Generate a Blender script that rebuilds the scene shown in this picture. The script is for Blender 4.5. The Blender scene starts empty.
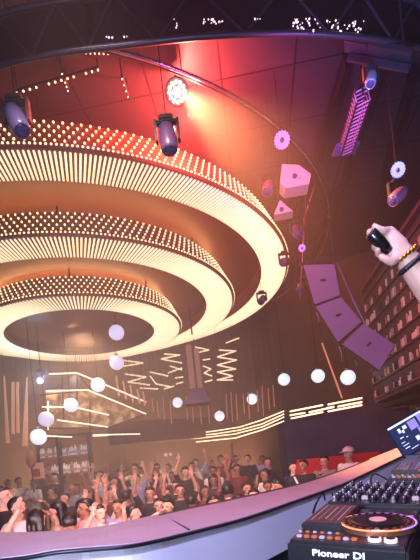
import bpy, bmesh, math, random
from mathutils import Vector, Matrix, noise
PI = math.pi
R = random.Random(7)
scn = bpy.context.scene
COL = scn.collection

# ------------------------------------------------------------------ camera
F, PX, PY, ROLL, CZ = 432.0, 210.0, 464.6, 0.106, 2.2
cr, sr = math.cos(ROLL), math.sin(ROLL)
cam = bpy.data.cameras.new('camera'); co = bpy.data.objects.new('camera', cam); COL.objects.link(co)
cam.sensor_fit = 'VERTICAL'; cam.sensor_height = 24; cam.lens = 24 * F / 560
cam.shift_y = (PY - 280) / 560; cam.clip_start = 0.02; cam.clip_end = 100
M4 = Matrix(((cr, sr, 0, 0), (0, 0, -1, 0), (-sr, cr, 0, CZ), (0, 0, 0, 1)))
co.matrix_world = M4
scn.camera = co

# ------------------------------------------------------------------ exposure, world
scn.view_settings.view_transform = 'Standard'; scn.view_settings.look = 'None'
scn.view_settings.gamma = 1; scn.view_settings.use_curve_mapping = False
scn.view_settings.exposure = 0.0
scn.cycles.volume_bounces = 0
scn.cycles.max_bounces = 6
scn.cycles.use_denoising = True
w = bpy.data.worlds.new('world'); scn.world = w; w.use_nodes = True
wn = w.node_tree
wn.nodes['Background'].inputs[0].default_value = (0.10, 0.06, 0.14, 1)
wn.nodes['Background'].inputs[1].default_value = 0.3

vo = wn.nodes.new('ShaderNodeVolumeScatter'); vo.inputs['Density'].default_value = .024; vo.inputs['Anisotropy'].default_value = .2
vo.inputs['Color'].default_value = (1, .86, .8, 1)
wn.links.new(vo.outputs[0], wn.nodes['World Output'].inputs['Volume'])
# the haze hangs over the dance floor and thins out towards the booth and the right wall
gp = wn.nodes.new('ShaderNodeNewGeometry'); sx = wn.nodes.new('ShaderNodeSeparateXYZ'); wn.links.new(gp.outputs['Position'], sx.inputs[0])
def ramp(sock, a, b_, lo, hi):
    m = wn.nodes.new('ShaderNodeMapRange'); m.interpolation_type = 'SMOOTHSTEP'
    for k_, v_ in zip(('From Min', 'From Max', 'To Min', 'To Max'), (a, b_, lo, hi)): m.inputs[k_].default_value = v_
    wn.links.new(sock, m.inputs['Value']); return m.outputs[0]
mu = wn.nodes.new('ShaderNodeMath'); mu.operation = 'MULTIPLY'
wn.links.new(ramp(sx.outputs['Y'], 3.8, 6.0, .003, .038), mu.inputs[0]); wn.links.new(ramp(sx.outputs['X'], -1.5, 3.2, 1.35, .2), mu.inputs[1])
wn.links.new(mu.outputs[0], vo.inputs['Density'])
w.cycles.volume_step_size = 1.0

def srgb(r, g, b):
    f = lambda c: (c / 255 / 12.92) if c / 255 <= .04045 else ((c / 255 + .055) / 1.055) ** 2.4
    return (f(r), f(g), f(b))

def P(U, V, Y):
    """a point at depth Y metres seen in that direction"""
    du, dv = U - PX, V - PY
    return Vector(((du * cr - dv * sr) / F * Y, Y, CZ - (du * sr + dv * cr) / F * Y))
def proj(p):
    u = F * p[0] / p[1]; v = -F * (p[2] - CZ) / p[1]
    return PX + u * cr + v * sr, PY - u * sr + v * cr

def light(kind, name, loc, energy, color, size=.1, aim=None, spot=60, blend=.5, sy=None):
    l = bpy.data.lights.new(name, kind); o = bpy.data.objects.new(name, l); COL.objects.link(o)
    l.energy = energy; l.color = color; o.location = loc
    if kind == 'AREA':
        l.size = size
        if sy: l.shape = 'RECTANGLE'; l.size_y = sy
    else: l.shadow_soft_size = size
    if kind == 'SPOT': l.spot_size = math.radians(spot); l.spot_blend = blend
    if aim is not None:
        o.rotation_euler = (Vector(aim) - Vector(loc)).to_track_quat('-Z', 'Y').to_euler()
    return o

AX = (-2.62, 10.0)                       # the axis of the chandelier
# ---- the venue's stage lights, with some unseen fill lamps added
LAMP = P(177, 92, 5.43)
light('POINT', 'par_light_red', LAMP + Vector((0.15, 0.25, -.12)), 520, (1, .07, .05), .06)
light('SPOT', 'par_light_beam', LAMP + Vector((0.06, -.14, -.14)), 6500, (1, .34, .14), .05, aim=P(300, 190, 5.0), spot=60, blend=1)
light('SPOT', 'magenta_wash', P(300, 150, 4.2), 240, (.7, .03, .45), .1, aim=P(290, 60, 6.2), spot=120, blend=1)
light('SPOT', 'blue_wash', P(400, 120, 3.4), 200, (.2, .36, 1), .1, aim=P(400, 60, 5), spot=130, blend=1)
light('SPOT', 'blue_wash_truss', P(330, 70, 2.8), 14, (.25, .35, 1), .1, aim=P(300, 20, 4.6), spot=130, blend=1)
light('AREA', 'stage_wash', (0.2, 0.2, 5.0), 150, (.58, .46, 1), .8, aim=(-.2, 2.6, 1.8))
light('SPOT', 'speaker_fill', (.6, .8, 3.9), 330, (.66, .42, 1), .2, aim=(2.3, 7, 4.3), spot=50, blend=1)  # added purple fill, aimed to lift the speaker cabinets
light('SPOT', 'hand_key', (-.3, .2, 3.9), 40, (.85, .85, 1), .08, aim=(.5, 1.2, 2.75), spot=30, blend=1)  # unseen spot added to brighten the raised hand and forearm
light('AREA', 'booth_wash', (-.9, -.7, 2.45), 125, (.66, .74, 1), .6, aim=(.0, 2.2, 1.65))
light('SPOT', 'crowd_wash', (-.6, 2.0, 6.6), 3200, (1, .62, .55), .4, aim=(-.9, 8.6, 1.0), spot=50, blend=.6)
light('SPOT', 'crowd_top_fill', (AX[0], AX[1], CZ + 3.38), 330, (1, .60, .32), .03, aim=(AX[0], AX[1] - .3, 0), spot=150, blend=.8)  # added fill for crowd and haze; the chandelier has no lamp here
for q_ in ((-6.2, 13.6), (-4.6, 13.9), (-1.6, 14.4), (.6, 13.7)): light('SPOT', 'wall_fill', (q_[0], q_[1], .95), 620, (1, .58, .30), .1, aim=(q_[0], q_[1] + .9, 4.5), spot=110, blend=1)  # fill lamps added out of sight behind the crowd to warm the wall
light('POINT', 'canopy_spot_glow', P(41, 379, 10.2), 45, (.5, .7, 1), .04)
light('AREA', 'crowd_front_fill', (-.9, 3.75, 1.7), 55, (1, .62, .62), 3.2, aim=(-1.2, 8.5, 1.9), sy=.15)  # added strip fill, hidden beyond the parapet, to light the crowd from low
light('SPOT', 'canopy_beam', P(42, 378, 10.4), 500, (.6, .7, 1), .04, aim=P(64, 340, 10.0), spot=9, blend=.4)
light('SPOT', 'canopy_beam', P(84, 378, 10.2), 500, (.6, .6, 1), .04, aim=P(118, 336, 9.6), spot=9, blend=.4)

# ------------------------------------------------------------------ helpers
MATS = {}
def mat(name, col=(.5, .5, .5), rough=.6, metal=0, emit=None, es=1.0, vary=0, vscale=8, sample=True, col2=None, bump=0, spec=.5):
    if name in MATS: return MATS[name]
    m = bpy.data.materials.new(name); m.use_nodes = True; nt = m.node_tree
    b = nt.nodes['Principled BSDF']
    b.inputs['Base Color'].default_value = (*col, 1); b.inputs['Roughness'].default_value = rough
    b.inputs['Metallic'].default_value = metal; b.inputs['Specular IOR Level'].default_value = spec
    if emit is not None:
        b.inputs['Emission Color'].default_value = (*emit, 1); b.inputs['Emission Strength'].default_value = es
        if not sample: m.cycles.emission_sampling = 'NONE'
    if vary or bump:
        tc = nt.nodes.new('ShaderNodeTexCoord'); n = nt.nodes.new('ShaderNodeTexNoise')
        n.inputs['Scale'].default_value = vscale; n.inputs['Detail'].default_value = 4
        nt.links.new(tc.outputs['Object'], n.inputs['Vector'])
        if vary:
            r = nt.nodes.new('ShaderNodeValToRGB')
            c2 = col2 or tuple(c * (1 - vary) for c in col)
            r.color_ramp.elements[0].position = .35; r.color_ramp.elements[1].position = .65
            r.color_ramp.elements[0].color = (*c2, 1); r.color_ramp.elements[1].color = (*col, 1)
            nt.links.new(n.outputs['Fac'], r.inputs['Fac']); nt.links.new(r.outputs['Color'], b.inputs['Base Color'])
        if bump:
            bp = nt.nodes.new('ShaderNodeBump'); bp.inputs['Strength'].default_value = bump; bp.inputs['Distance'].default_value = .02
            nt.links.new(n.outputs['Fac'], bp.inputs['Height']); nt.links.new(bp.outputs['Normal'], b.inputs['Normal'])
    MATS[name] = m
    return m

def obj(name, bm, m, parent=None, smooth=False, loc=None):
    me = bpy.data.meshes.new(name)
    if isinstance(bm, tuple): me.from_pydata(*bm); me.update()
    else:
        bmesh.ops.recalc_face_normals(bm, faces=bm.faces); bm.to_mesh(me); bm.free()
    if smooth: me.polygons.foreach_set('use_smooth', [True] * len(me.polygons))
    for k in (m if isinstance(m, (list, tuple)) else [m]): me.materials.append(k)
    o = bpy.data.objects.new(name, me); COL.objects.link(o)
    if parent: o.parent = parent
    if loc is not None: o.location = loc
    return o
def empty(name, loc=(0, 0, 0), rot=None):
    o = bpy.data.objects.new(name, None); COL.objects.link(o); o.empty_display_size = .1
    if rot is None: o.location = loc
    else: o.matrix_world = Matrix.Translation(loc) @ rot.to_4x4()
    return o
def tag(o, label, cat, group=None):
    o['label'] = label; o['category'] = cat
    if group: o['group'] = group
    return o
def struct(o): o['kind'] = 'structure'; return o
def stuff(o): o['kind'] = 'stuff'; return o
def dup(o, parent=None):
    c = o.copy(); COL.objects.link(c); c.parent = parent
    for ch in list(o.children): dup(ch, c)
    return c
ORD = ['first', 'second', 'third', 'fourth', 'fifth', 'sixth', 'seventh', 'eighth', 'ninth', 'tenth', 'eleventh', 'twelfth', 'thirteenth', 'fourteenth', 'fifteenth', 'sixteenth', 'seventeenth', 'eighteenth', 'nineteenth', 'twentieth', 'twenty-first', 'twenty-second', 'twenty-third', 'twenty-fourth', 'twenty-fifth', 'twenty-sixth', 'twenty-seventh', 'twenty-eighth', 'twenty-ninth', 'thirtieth']

def box(bm, c, s, rot=None, bevel=0):
    r = bmesh.ops.create_cube(bm, size=1)
    vs = r['verts']
    M = Matrix.Translation(c) @ (rot.to_4x4() if rot is not None else Matrix()) @ Matrix.Diagonal((*s, 1))
    bmesh.ops.transform(bm, matrix=M, verts=vs)
    if bevel:
        es = list({e for v in vs for e in v.link_edges})
        bmesh.ops.bevel(bm, geom=es, offset=bevel, segments=2, affect='EDGES', clamp_overlap=True)
    return vs
def tube(bm, pts, r, n=8, cap=True):
    """a tube along points; r a number or one per point"""
    pts = [Vector(p) for p in pts]; rs = r if isinstance(r, (list, tuple)) else [r] * len(pts)
    rings = []; up = None
    for i, p in enumerate(pts):
        a = pts[max(i - 1, 0)]; b = pts[min(i + 1, len(pts) - 1)]
        t = (b - a).normalized()
        if up is None: up = t.orthogonal().normalized()
        else:
            up = up - t * up.dot(t)
            up = up.normalized() if up.length > 1e-6 else t.orthogonal().normalized()
        s = t.cross(up)
        rings.append([bm.verts.new(p + (up * math.cos(2 * PI * k / n) + s * math.sin(2 * PI * k / n)) * rs[i]) for k in range(n)])
    for a, b in zip(rings, rings[1:]):
        for k in range(n): bm.faces.new((a[k], a[(k + 1) % n], b[(k + 1) % n], b[k]))
    if cap and n > 2:
        bm.faces.new(rings[0][::-1]); bm.faces.new(rings[-1])
def lathe(bm, prof, n=24, c=(0, 0, 0), cap=True, M=None):
    rings = []
    for r, z in prof:
        rings.append([bm.verts.new(Vector(c) + Vector((r * math.cos(2 * PI * k / n), r * math.sin(2 * PI * k / n), z))) for k in range(n)])
    for a, b in zip(rings, rings[1:]):
        for k in range(n): bm.faces.new((a[k], a[(k + 1) % n], b[(k + 1) % n], b[k]))
    if cap: bm.faces.new(rings[0][::-1]); bm.faces.new(rings[-1])
    vs = [v for r_ in rings for v in r_]
    if M is not None: bmesh.ops.transform(bm, matrix=M, verts=vs)
    return vs
def sphere(bm, c, r, seg=12, s=(1, 1, 1), rot=None):
    q = bmesh.ops.create_uvsphere(bm, u_segments=seg, v_segments=max(6, seg * 2 // 3), radius=1)
    M = Matrix.Translation(c) @ (rot.to_4x4() if rot is not None else Matrix()) @ Matrix.Diagonal((r * s[0], r * s[1], r * s[2], 1))
    bmesh.ops.transform(bm, matrix=M, verts=q['verts']); return q['verts']
def prism(bm, poly, z0, z1):
    """polygon (x, y) extruded from z0 to z1"""
    a = [bm.verts.new((x, y, z0)) for x, y in poly]; b = [bm.verts.new((x, y, z1)) for x, y in poly]
    n = len(poly)
    bm.faces.new(a[::-1]); bm.faces.new(b)
    for k in range(n): bm.faces.new((a[k], a[(k + 1) % n], b[(k + 1) % n], b[k]))
def B(): return bmesh.new()
def catmull(pts, n):
    out = []
    L = len(pts)
    for i in range(L - 1):
        p0, p1, p2, p3 = (Vector(pts[max(i - 1, 0)]), Vector(pts[i]), Vector(pts[i + 1]), Vector(pts[min(i + 2, L - 1)]))
        for k in range(n):
            t = k / n
            out.append(.5 * ((2 * p1) + (p2 - p0) * t + (2 * p0 - 5 * p1 + 4 * p2 - p3) * t * t + (3 * p1 - p0 - 3 * p2 + p3) * t ** 3))
    out.append(Vector(pts[-1])); return out

# ------------------------------------------------------------------ materials
cordm = mat('cord_black', srgb(30, 24, 26), .9, spec=.1)
black = mat('black_paint', srgb(26, 24, 30), .5)
black_gloss = mat('black_gloss', srgb(14, 14, 18), .25)
darkmetal = mat('dark_metal', srgb(60, 56, 70), .4, .6)
chrome = mat('chrome', srgb(190, 190, 205), .22, 1)
wall_dark = mat('wall_brown', srgb(98, 70, 52), .7, vary=.25, vscale=1.5)
ceil_m = None

def ceiling_mat():
    m = bpy.data.materials.new('ceiling_panels'); m.use_nodes = True; nt = m.node_tree; b = nt.nodes['Principled BSDF']
    tc = nt.nodes.new('ShaderNodeTexCoord'); br = nt.nodes.new('ShaderNodeTexBrick')
    br.inputs['Color1'].default_value = (*srgb(58, 50, 62), 1); br.inputs['Color2'].default_value = (*srgb(50, 44, 56), 1)
    br.inputs['Mortar'].default_value = (*srgb(12, 10, 16), 1)
    br.inputs['Scale'].default_value = 1; br.inputs['Brick Width'].default_value = .95; br.inputs['Row Height'].default_value = .95
    br.inputs['Mortar Size'].default_value = .012; br.offset = 0
    mp = nt.nodes.new('ShaderNodeMapping'); mp.inputs['Rotation'].default_value = (0, 0, .12)
    nt.links.new(tc.outputs['Object'], mp.inputs['Vector']); nt.links.new(mp.outputs['Vector'], br.inputs['Vector'])
    nt.links.new(br.outputs['Color'], b.inputs['Base Color']); b.inputs['Roughness'].default_value = .55
    return m
ceil_m = ceiling_mat()

# ================================================================== THE ROOM
H = 7.2
b = B(); box(b, (-1.4, 8, -.05), (16, 19, .1)); struct(obj('floor', b, mat('floor_black', srgb(36, 30, 34), .5)))
b = B(); box(b, (-1.4, 8, H + .05), (16, 19, .1)); struct(obj('ceiling', b, ceil_m))
b = B(); box(b, (-9.05, 8, H / 2), (.1, 19, H)); struct(obj('wall_left', b, wall_dark))
b = B(); box(b, (6.1, 8, H / 2), (.1, 19, H)); struct(obj('wall_right', b, wall_dark))
b = B(); box(b, (-1.4, -1.2, H / 2), (16, .1, H)); struct(obj('wall_front', b, wall_dark))
def wall_strip(pts, z0, z1, t, m, name):
    b = B(); prev = None
    f = [Vector((x, y, 0)) for x, y in pts]
    nrm = []
    for i in range(len(f)):
        d = (f[min(i + 1, len(f) - 1)] - f[max(i - 1, 0)]).normalized(); nrm.append(Vector((-d.y, d.x, 0)) * t)
    poly = [(p.x, p.y) for p in f] + [((p + n).x, (p + n).y) for p, n in reversed(list(zip(f, nrm)))]
    k = len(f)
    A = [[b.verts.new((p.x, p.y, z)) for p in f] for z in (z0, z1)]; C = [[b.verts.new((p.x + n.x, p.y + n.y, z)) for p, n in zip(f, nrm)] for z in (z0, z1)]
    for i in range(k - 1):
        b.faces.new((A[0][i], A[0][i + 1], A[1][i + 1], A[1][i])); b.faces.new((C[0][i + 1], C[0][i], C[1][i], C[1][i + 1]))
        b.faces.new((A[1][i], A[1][i + 1], C[1][i + 1], C[1][i])); b.faces.new((A[0][i + 1], A[0][i], C[0][i], C[0][i + 1]))
    for i in (0, k - 1): b.faces.new((A[0][i], A[1][i], C[1][i], C[0][i]))
    return obj(name, b, m)
# back wall: a shallow curve behind the dance floor, and the violet corner at its right
struct(wall_strip([(-9, 14.8), (-4.5, 15.2), (-1, 15.5), (.9, 14.7), (2.15, 13.0)], 0, H, .15, wall_dark, 'wall_back'))
violet = mat('wall_violet', srgb(66, 48, 92), .6, vary=.35, vscale=2.5)
struct(wall_strip([(2.15, 13.0), (2.3, 12.75), (4.4, 11.1), (6.1, 10.6)], CZ + 1.2, H, .15, wall_dark, 'wall_corner'))
struct(wall_strip([(2.15, 13.0), (2.3, 12.75), (4.4, 11.1), (6.1, 10.6)], 0, CZ + 1.2, .16, violet, 'wall_corner'))
b = B(); box(b, (2.2, 12.88, 1.7), (.14, .14, 3.4)); struct(obj('trim_1', b, mat('post_dark', srgb(40, 26, 34), .5)))
# stepped floor that the crowd stands on
stepm = mat('riser_black', srgb(30, 25, 28), .6)
TIERS = [(7.3, .2), (9.2, .4), (11.2, .6)]
for i, (y0, z) in enumerate(TIERS):
    b = B(); box(b, (-1.9, (y0 + 15.0) / 2 + .0, z - .1), (13.8 - 2 * i * .0, 15.0 - y0, .2 - .002))
    struct(obj('floor', b, stepm))

def top_z(x, y):
    """underside of whatever hangs above this spot"""
    r = math.hypot(x - AX[0], y - AX[1])
    for lim, h in ((1.66, 3.48), (2.31, 3.30), (2.93, 3.89), (3.58, 3.69), (4.22, 4.46), (4.82, 4.10)):
        if r < lim: return CZ + h
    return H
# ================================================================== CHANDELIER
warm = (1, .74, .42)
tube_m = mat('warm_tube', (.9, .8, .6), .4, emit=(1, .78, .49), es=1.12)
bulb_m = mat('warm_bulb', (.9, .8, .6), .4, emit=(1, .60, .32), es=2.2, sample=False)
tier_m = mat('tier_bronze', srgb(116, 74, 50), .55, .0)
sof_m = mat('soffit_bronze', srgb(132, 84, 50), .45, .1, vary=.15, vscale=1.2)
tiers = [(4.09, 4.79, 4.20, 4.62, 4.55, 480, 250, 5), (3.68, 3.56, 2.91, 4.16, 3.34, 340, 190, 5), (3.29, 2.29, 1.64, 3.72, 2.10, 200, 130, 5)]
glow_ring_m = mat('hidden_glow_amber', (.9, .6, .3), .4, emit=(1, .52, .22), es=17)  # for unseen glowing rings added above the tiers to light the soffits
glow_ring_r = mat('hidden_glow_red', (.9, .5, .3), .4, emit=(1, .28, .12), es=3)
ch = empty('chandelier', (AX[0], AX[1], CZ + 3.29))
tag(ch, 'huge round three-tier chandelier of warm bulbs and radial light tubes over the dance floor', 'chandelier')
zo = CZ + 3.29
toff = Vector((AX[0], AX[1], zo))
allt, allb = [], []
for i, (h, ro, ri, ht, rt, nt_, nb, rows) in enumerate(tiers):
    sz = (.38, .22, .2)[i]
    b = B(); z = CZ + h - zo; zt = CZ + ht - zo
    zl = z + .16
    lathe(b, [(ri, zl), (ri, z), (ro, z), (ro + .015, z + .03), (rt, zt), (rt - .1, zt), (rt - .1, zt - .04), (ro - .1, z + .2), (ri + .06, z + sz), (ri, z + sz), (ri, zl)], 128, cap=False)
    t = obj('tier', b, tier_m, ch, smooth=False); t['label'] = ['widest uppermost tier', 'middle tier', 'smallest lowest tier'][i]
    b = B(); lathe(b, [(ri + .05, z + sz - .01), (ri + .05, z + sz + .03)], 96); obj('soffit', b, sof_m, t)
    b = B(); rc_ = rt - .22; tube(b, [(rc_ * math.cos(a), rc_ * math.sin(a), zt + .03) for a in [2 * PI * k / 96 for k in range(97)]], .03, 6, False); obj('hidden_glow_ring', b, (glow_ring_m if i else glow_ring_r), t, True)
    # a neck ring that carries the tier from the one above
    for k in range(8):
        b = B(); a = 2 * PI * k / 8 + .2
        zz = (CZ + 5.0 - zo) if i == 0 else (CZ + tiers[i - 1][0] - zo + .2)
        tube(b, [((rt - .06) * math.cos(a), (rt - .06) * math.sin(a), zt - .05), ((rt - .06) * math.cos(a), (rt - .06) * math.sin(a), zz)], .015, 6)
        obj('suspension_rod', b, darkmetal, t)
    for k in range(nt_):
        a = 2 * PI * k / nt_; allt.append((t, a, ri + .02, ro - .04, z - .012))
    for k in range(nt_):
        a = 2 * PI * (k + .5) / nt_; allb.append((t, Vector(((ro + .012) * math.cos(a), (ro + .012) * math.sin(a), z + .045)), .017))
    for r_ in range(rows):
        f = (r_ + 1.0) / (rows + .4)
        rr = ro + (rt - ro) * f + .02; zz = z + .03 + (zt - z - .03) * f
        for k in range(nb):
            a = 2 * PI * (k + .5 * (r_ % 2)) / nb
            allb.append((t, Vector((rr * math.cos(a), rr * math.sin(a), zz)), .0175))
def tmesh(a, r0, r1, z, rad=.0145, n=6):
    ca, sa = math.cos(a), math.sin(a); vs = []
    for r_ in (r0, r1):
        for k in range(n):
            q = 2 * PI * k / n; x = rad * math.cos(q)
            vs.append((r_ * ca - x * sa, r_ * sa + x * ca, z + rad * math.sin(q)))
    fs = [(k, (k + 1) % n, n + (k + 1) % n, n + k) for k in range(n)] + [tuple(range(n))[::-1], tuple(range(n, 2 * n))]
    return vs, fs
def inview(p):
    if p.y < .3: return False
    u, v = proj(p); return 0 < u < 420 and 0 < v < 560
def bulbgeo(c, r):
    t = (1 + 5 ** .5) / 2
    base = [(-1, t, 0), (1, t, 0), (-1, -t, 0), (1, -t, 0), (0, -1, t), (0, 1, t), (0, -1, -t), (0, 1, -t), (t, 0, -1), (t, 0, 1), (-t, 0, -1), (-t, 0, 1)]
    k = r / 1.902
    vs = [(c[0] + x * k, c[1] + y * k, c[2] + z * k) for x, y, z in base]
    fs = [(0, 11, 5), (0, 5, 1), (0, 1, 7), (0, 7, 10), (0, 10, 11), (1, 5, 9), (5, 11, 4), (11, 10, 2), (10, 7, 6), (7, 1, 8), (3, 9, 4), (3, 4, 2), (3, 2, 6), (3, 6, 8), (3, 8, 9), (4, 9, 5), (2, 4, 11), (6, 2, 10), (8, 6, 7), (9, 8, 1)]
    return vs, fs
def split100(items, pos):
    c = Vector((0, 0, CZ)); s = sorted(range(len(items)), key=lambda i: ((not inview(pos(items[i]) + toff)), (pos(items[i]) + toff - c).length))
    return set(s[:100])
near = split100(allt, lambda q: Vector((q[3] * math.cos(q[1]), q[3] * math.sin(q[1]), q[4])))
vs, fs = [], []
for i, (t, a, r0, r1, z) in enumerate(allt):
    if i in near:
        o = obj('light_tube', (lambda g: (g[0], [], g[1]))(tmesh(0, r0, r1, 0)), tube_m, t, True) if i == min(near) else None
        if o is None:
            o = base_t.copy(); COL.objects.link(o); o.parent = t
            k = (r1 - r0) / base_l; o.scale = (k, 1, 1)
            o.location = ((r0 - base_r * k) * math.cos(a), (r0 - base_r * k) * math.sin(a), z)
        else:
            base_t, base_l, base_r = o, r1 - r0, r0; o.location = (0, 0, z)
        o.rotation_euler = (0, 0, a)
    else:
        v, f_ = tmesh(a, r0, r1, z); k = len(vs); vs += v; fs += [tuple(j + k for j in q) for q in f_]
stuff(obj('light_tubes', (vs, [], fs), tube_m, ch, True))
near = split100(allb, lambda q: q[1])
vs, fs = [], []; base_b = None
for i, (t, p, r_) in enumerate(allb):
    if i in near:
        if base_b is None:
            g = bulbgeo((0, 0, 0), 1); base_b = obj('bulb', (g[0], [], g[1]), bulb_m, t, True); o = base_b
        else: o = base_b.copy(); COL.objects.link(o); o.parent = t
        o.location = p; o.scale = (r_,) * 3
    else:
        v, f_ = bulbgeo(p, r_); k = len(vs); vs += v; fs += [tuple(j + k for j in q) for q in f_]
stuff(obj('bulbs', (vs, [], fs), bulb_m, ch, True))

# rail ring round the chandelier, under the ceiling
b = B(); rr = 5.68; zr = CZ + 4.6
tube(b, [(AX[0] + rr * math.cos(a), AX[1] + rr * math.sin(a), zr) for a in [2 * PI * k / 160 for k in range(161)]], .022, 8, False)
rail = tag(obj('rail_ring', b, chrome, None, True), 'thin chrome rail ring circling above the widest chandelier tier', 'rail')
b = B(); tube(b, [(AX[0] + (rr - .12) * math.cos(a), AX[1] + (rr - .12) * math.sin(a), zr + .1) for a in [2 * PI * k / 160 for k in range(161)]], .03, 6, False)
obj('inner_rail', b, darkmetal, rail, True)
for k in range(24):
    b = B(); a = 2 * PI * k / 24
    tube(b, [(AX[0] + rr * math.cos(a), AX[1] + rr * math.sin(a), zr), (AX[0] + (rr - .12) * math.cos(a), AX[1] + (rr - .12) * math.sin(a), zr + .1), (AX[0] + (rr - .12) * math.cos(a), AX[1] + (rr - .12) * math.sin(a), H)], .008, 5)
    obj('rail_hanger', b, darkmetal, rail)
# string of warm leds near the ring
led_m = mat('warm_led', (.8, .6, .4), .4, emit=(1, .6, .35), es=3, sample=False)
def led_bar(p0, p1, n, label, r=.012, lm=None, skip=()):
    r0 = empty('led_bar', p0); d = p1 - p0
    b = B(); tube(b, [Vector((0, 0, .03)), d + Vector((0, 0, .03))], .02, 6); obj('bar', b, darkmetal, r0)
    b = B(); tube(b, [Vector((0, 0, .03)), Vector((0, 0, H - p0.z))], .008, 5); obj('hanger', b, darkmetal, r0)
    b = B(); tube(b, [d + Vector((0, 0, .03)), Vector((d.x, d.y, H - p0.z))], .008, 5); obj('hanger', b, darkmetal, r0)
    for k in range(n):
        if k in skip: continue
        b = B(); sphere(b, d * (k / (n - 1)), r, 8); obj('diode', b, lm or led_m, r0, True)
    return tag(r0, label, 'light bar', 'bars of small leds under the ceiling')
led_bar(P(17, 93, 5.0), P(98, 70, 5.2), 14, 'bar of warm leds slanting across the ceiling above the left of the chandelier', skip=(4, 10))
led_bar(P(62, 74, 5.1), P(68, 91, 5.3), 5, 'short row of warm leds crossing the longer slanted led bar', .009)
led_bar(P(122, 79, 5.2), P(128, 97, 5.5), 4, 'short row of warm leds left of the red lamp', .009)
led_bar(P(55, 52, 5.0), P(108, 54, 5.0), 13, 'row of orange leds running along the front of the rail ring', .009)

# ================================================================== TRUSS overhead
tr = empty('arched_truss', P(290, 33, 4.7)); o0 = tr.location.copy()
tag(tr, 'black arched truss under the ceiling, nearest the camera, pricked with tiny leds', 'truss')
zc = CZ + 4.0
def onz(U, V, z):
    p = P(U, V, 1.0) - Vector((0, 0, CZ)); k = (z - CZ) / p.z; return Vector((p.x * k, p.y * k, z))
low = catmull([onz(*q, zc) for q in ((-70, 96), (0, 66), (60, 53), (118, 46), (200, 37), (290, 33), (365, 38), (420, 48), (480, 66))], 8)
up = [Vector((p.x, p.y, p.z + .48)) for p in low]
L = lambda ps: [p - o0 for p in ps]
b = B(); tube(b, L(low), .028, 8); obj('lower_chord', b, darkmetal, tr, True)
b = B(); tube(b, L(up), .028, 8); obj('upper_chord', b, darkmetal, tr, True)
for k in range(0, len(low) - 4, 8):
    b = B(); tube(b, L([up[k], low[k + 4]]), .014, 6); obj('diagonal_brace', b, darkmetal, tr)
    b = B(); tube(b, L([low[k + 4], up[min(k + 8, len(up) - 1)]]), .014, 6); obj('diagonal_brace', b, darkmetal, tr)
b = B()
for p, q in zip(low, low[1:]):
    n = Vector((-(q - p).y, (q - p).x, 0)).normalized() * .06
    vs = [b.verts.new(v - o0) for v in (p + n + Vector((0, 0, .02)), q + n + Vector((0, 0, .02)), q + n + Vector((0, 0, .5)), p + n + Vector((0, 0, .5)))]
    b.faces.new(vs)
bm_ = b; r_ = bmesh.ops.solidify(bm_, geom=list(bm_.faces), thickness=.02)
obj('backing_panel', b, mat('truss_panel', srgb(20, 18, 30), .4), tr)
white_led = mat('white_led', (.8, .7, .8), .4, emit=(1, .72, .8), es=1.3, sample=False)
for (U0, V0, U1, V1, n) in ((202, 17, 232, 22, 16), (292, 16, 310, 27, 22), (312, 17, 366, 30, 30), (172, 17, 178, 26, 4), (104, 33, 128, 37, 5), (254, 17, 262, 17, 3)):
    for k in range(n):
        U = R.uniform(U0, U1); V = R.uniform(V0, V1)
        yc = min(low, key=lambda q: abs(proj(q)[0] - U)).y; p = P(U, V + 2, yc - .02)
        b = B(); sphere(b, (0, 0, 0), R.choice((.005, .007, .009)), 6); obj('diode', b, white_led, tr, loc=p - o0)
# bulkhead ring beam further up, nearer camera
b = B(); pts = catmull([onz(*q, zc + .5) for q in ((-60, 70), (20, 34), (60, 18), (100, 10), (170, -3), (250, -8), (340, -2), (420, 14), (500, 40))], 8)
for p, q in zip(pts, pts[1:]):
    v = [b.verts.new(x) for x in (p, q, q + Vector((0, 0, .09)), p + Vector((0, 0, .09)))]; b.faces.new(v)
bmesh.ops.remove_doubles(b, verts=b.verts, dist=1e-5); bmesh.ops.solidify(b, geom=list(b.faces), thickness=.08)
struct(obj('trim_2', b, darkmetal))

# straight black tracks running down the ceiling at the right
trackm = mat('track_black', srgb(18, 16, 24), .45)
for i, (a, c, lab) in enumerate((((383, 66), (330, 225), 'black ceiling track between the perforated truss and the blue panels'), ((414, 72), (384, 180), 'black ceiling track nearest the right edge'), ((348, 60), (300, 215), 'black ceiling track left of the perforated truss'))):
    p, q = P(*a, 5.2), P(*c, 8.6 if i != 1 else 6.6); p.z = q.z = H - .12
    p, q = onz(*a, H - .12), onz(*c, H - .12)
    b = B(); d = q - p; rot = d.to_track_quat('X', 'Z').to_matrix(); box(b, (0, 0, 0), (d.length, .09, .2), rot)
    tag(obj('ceiling_track', b, trackm, loc=(p + q) / 2), lab, 'ceiling track', 'tracks fixed under the ceiling')

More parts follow.
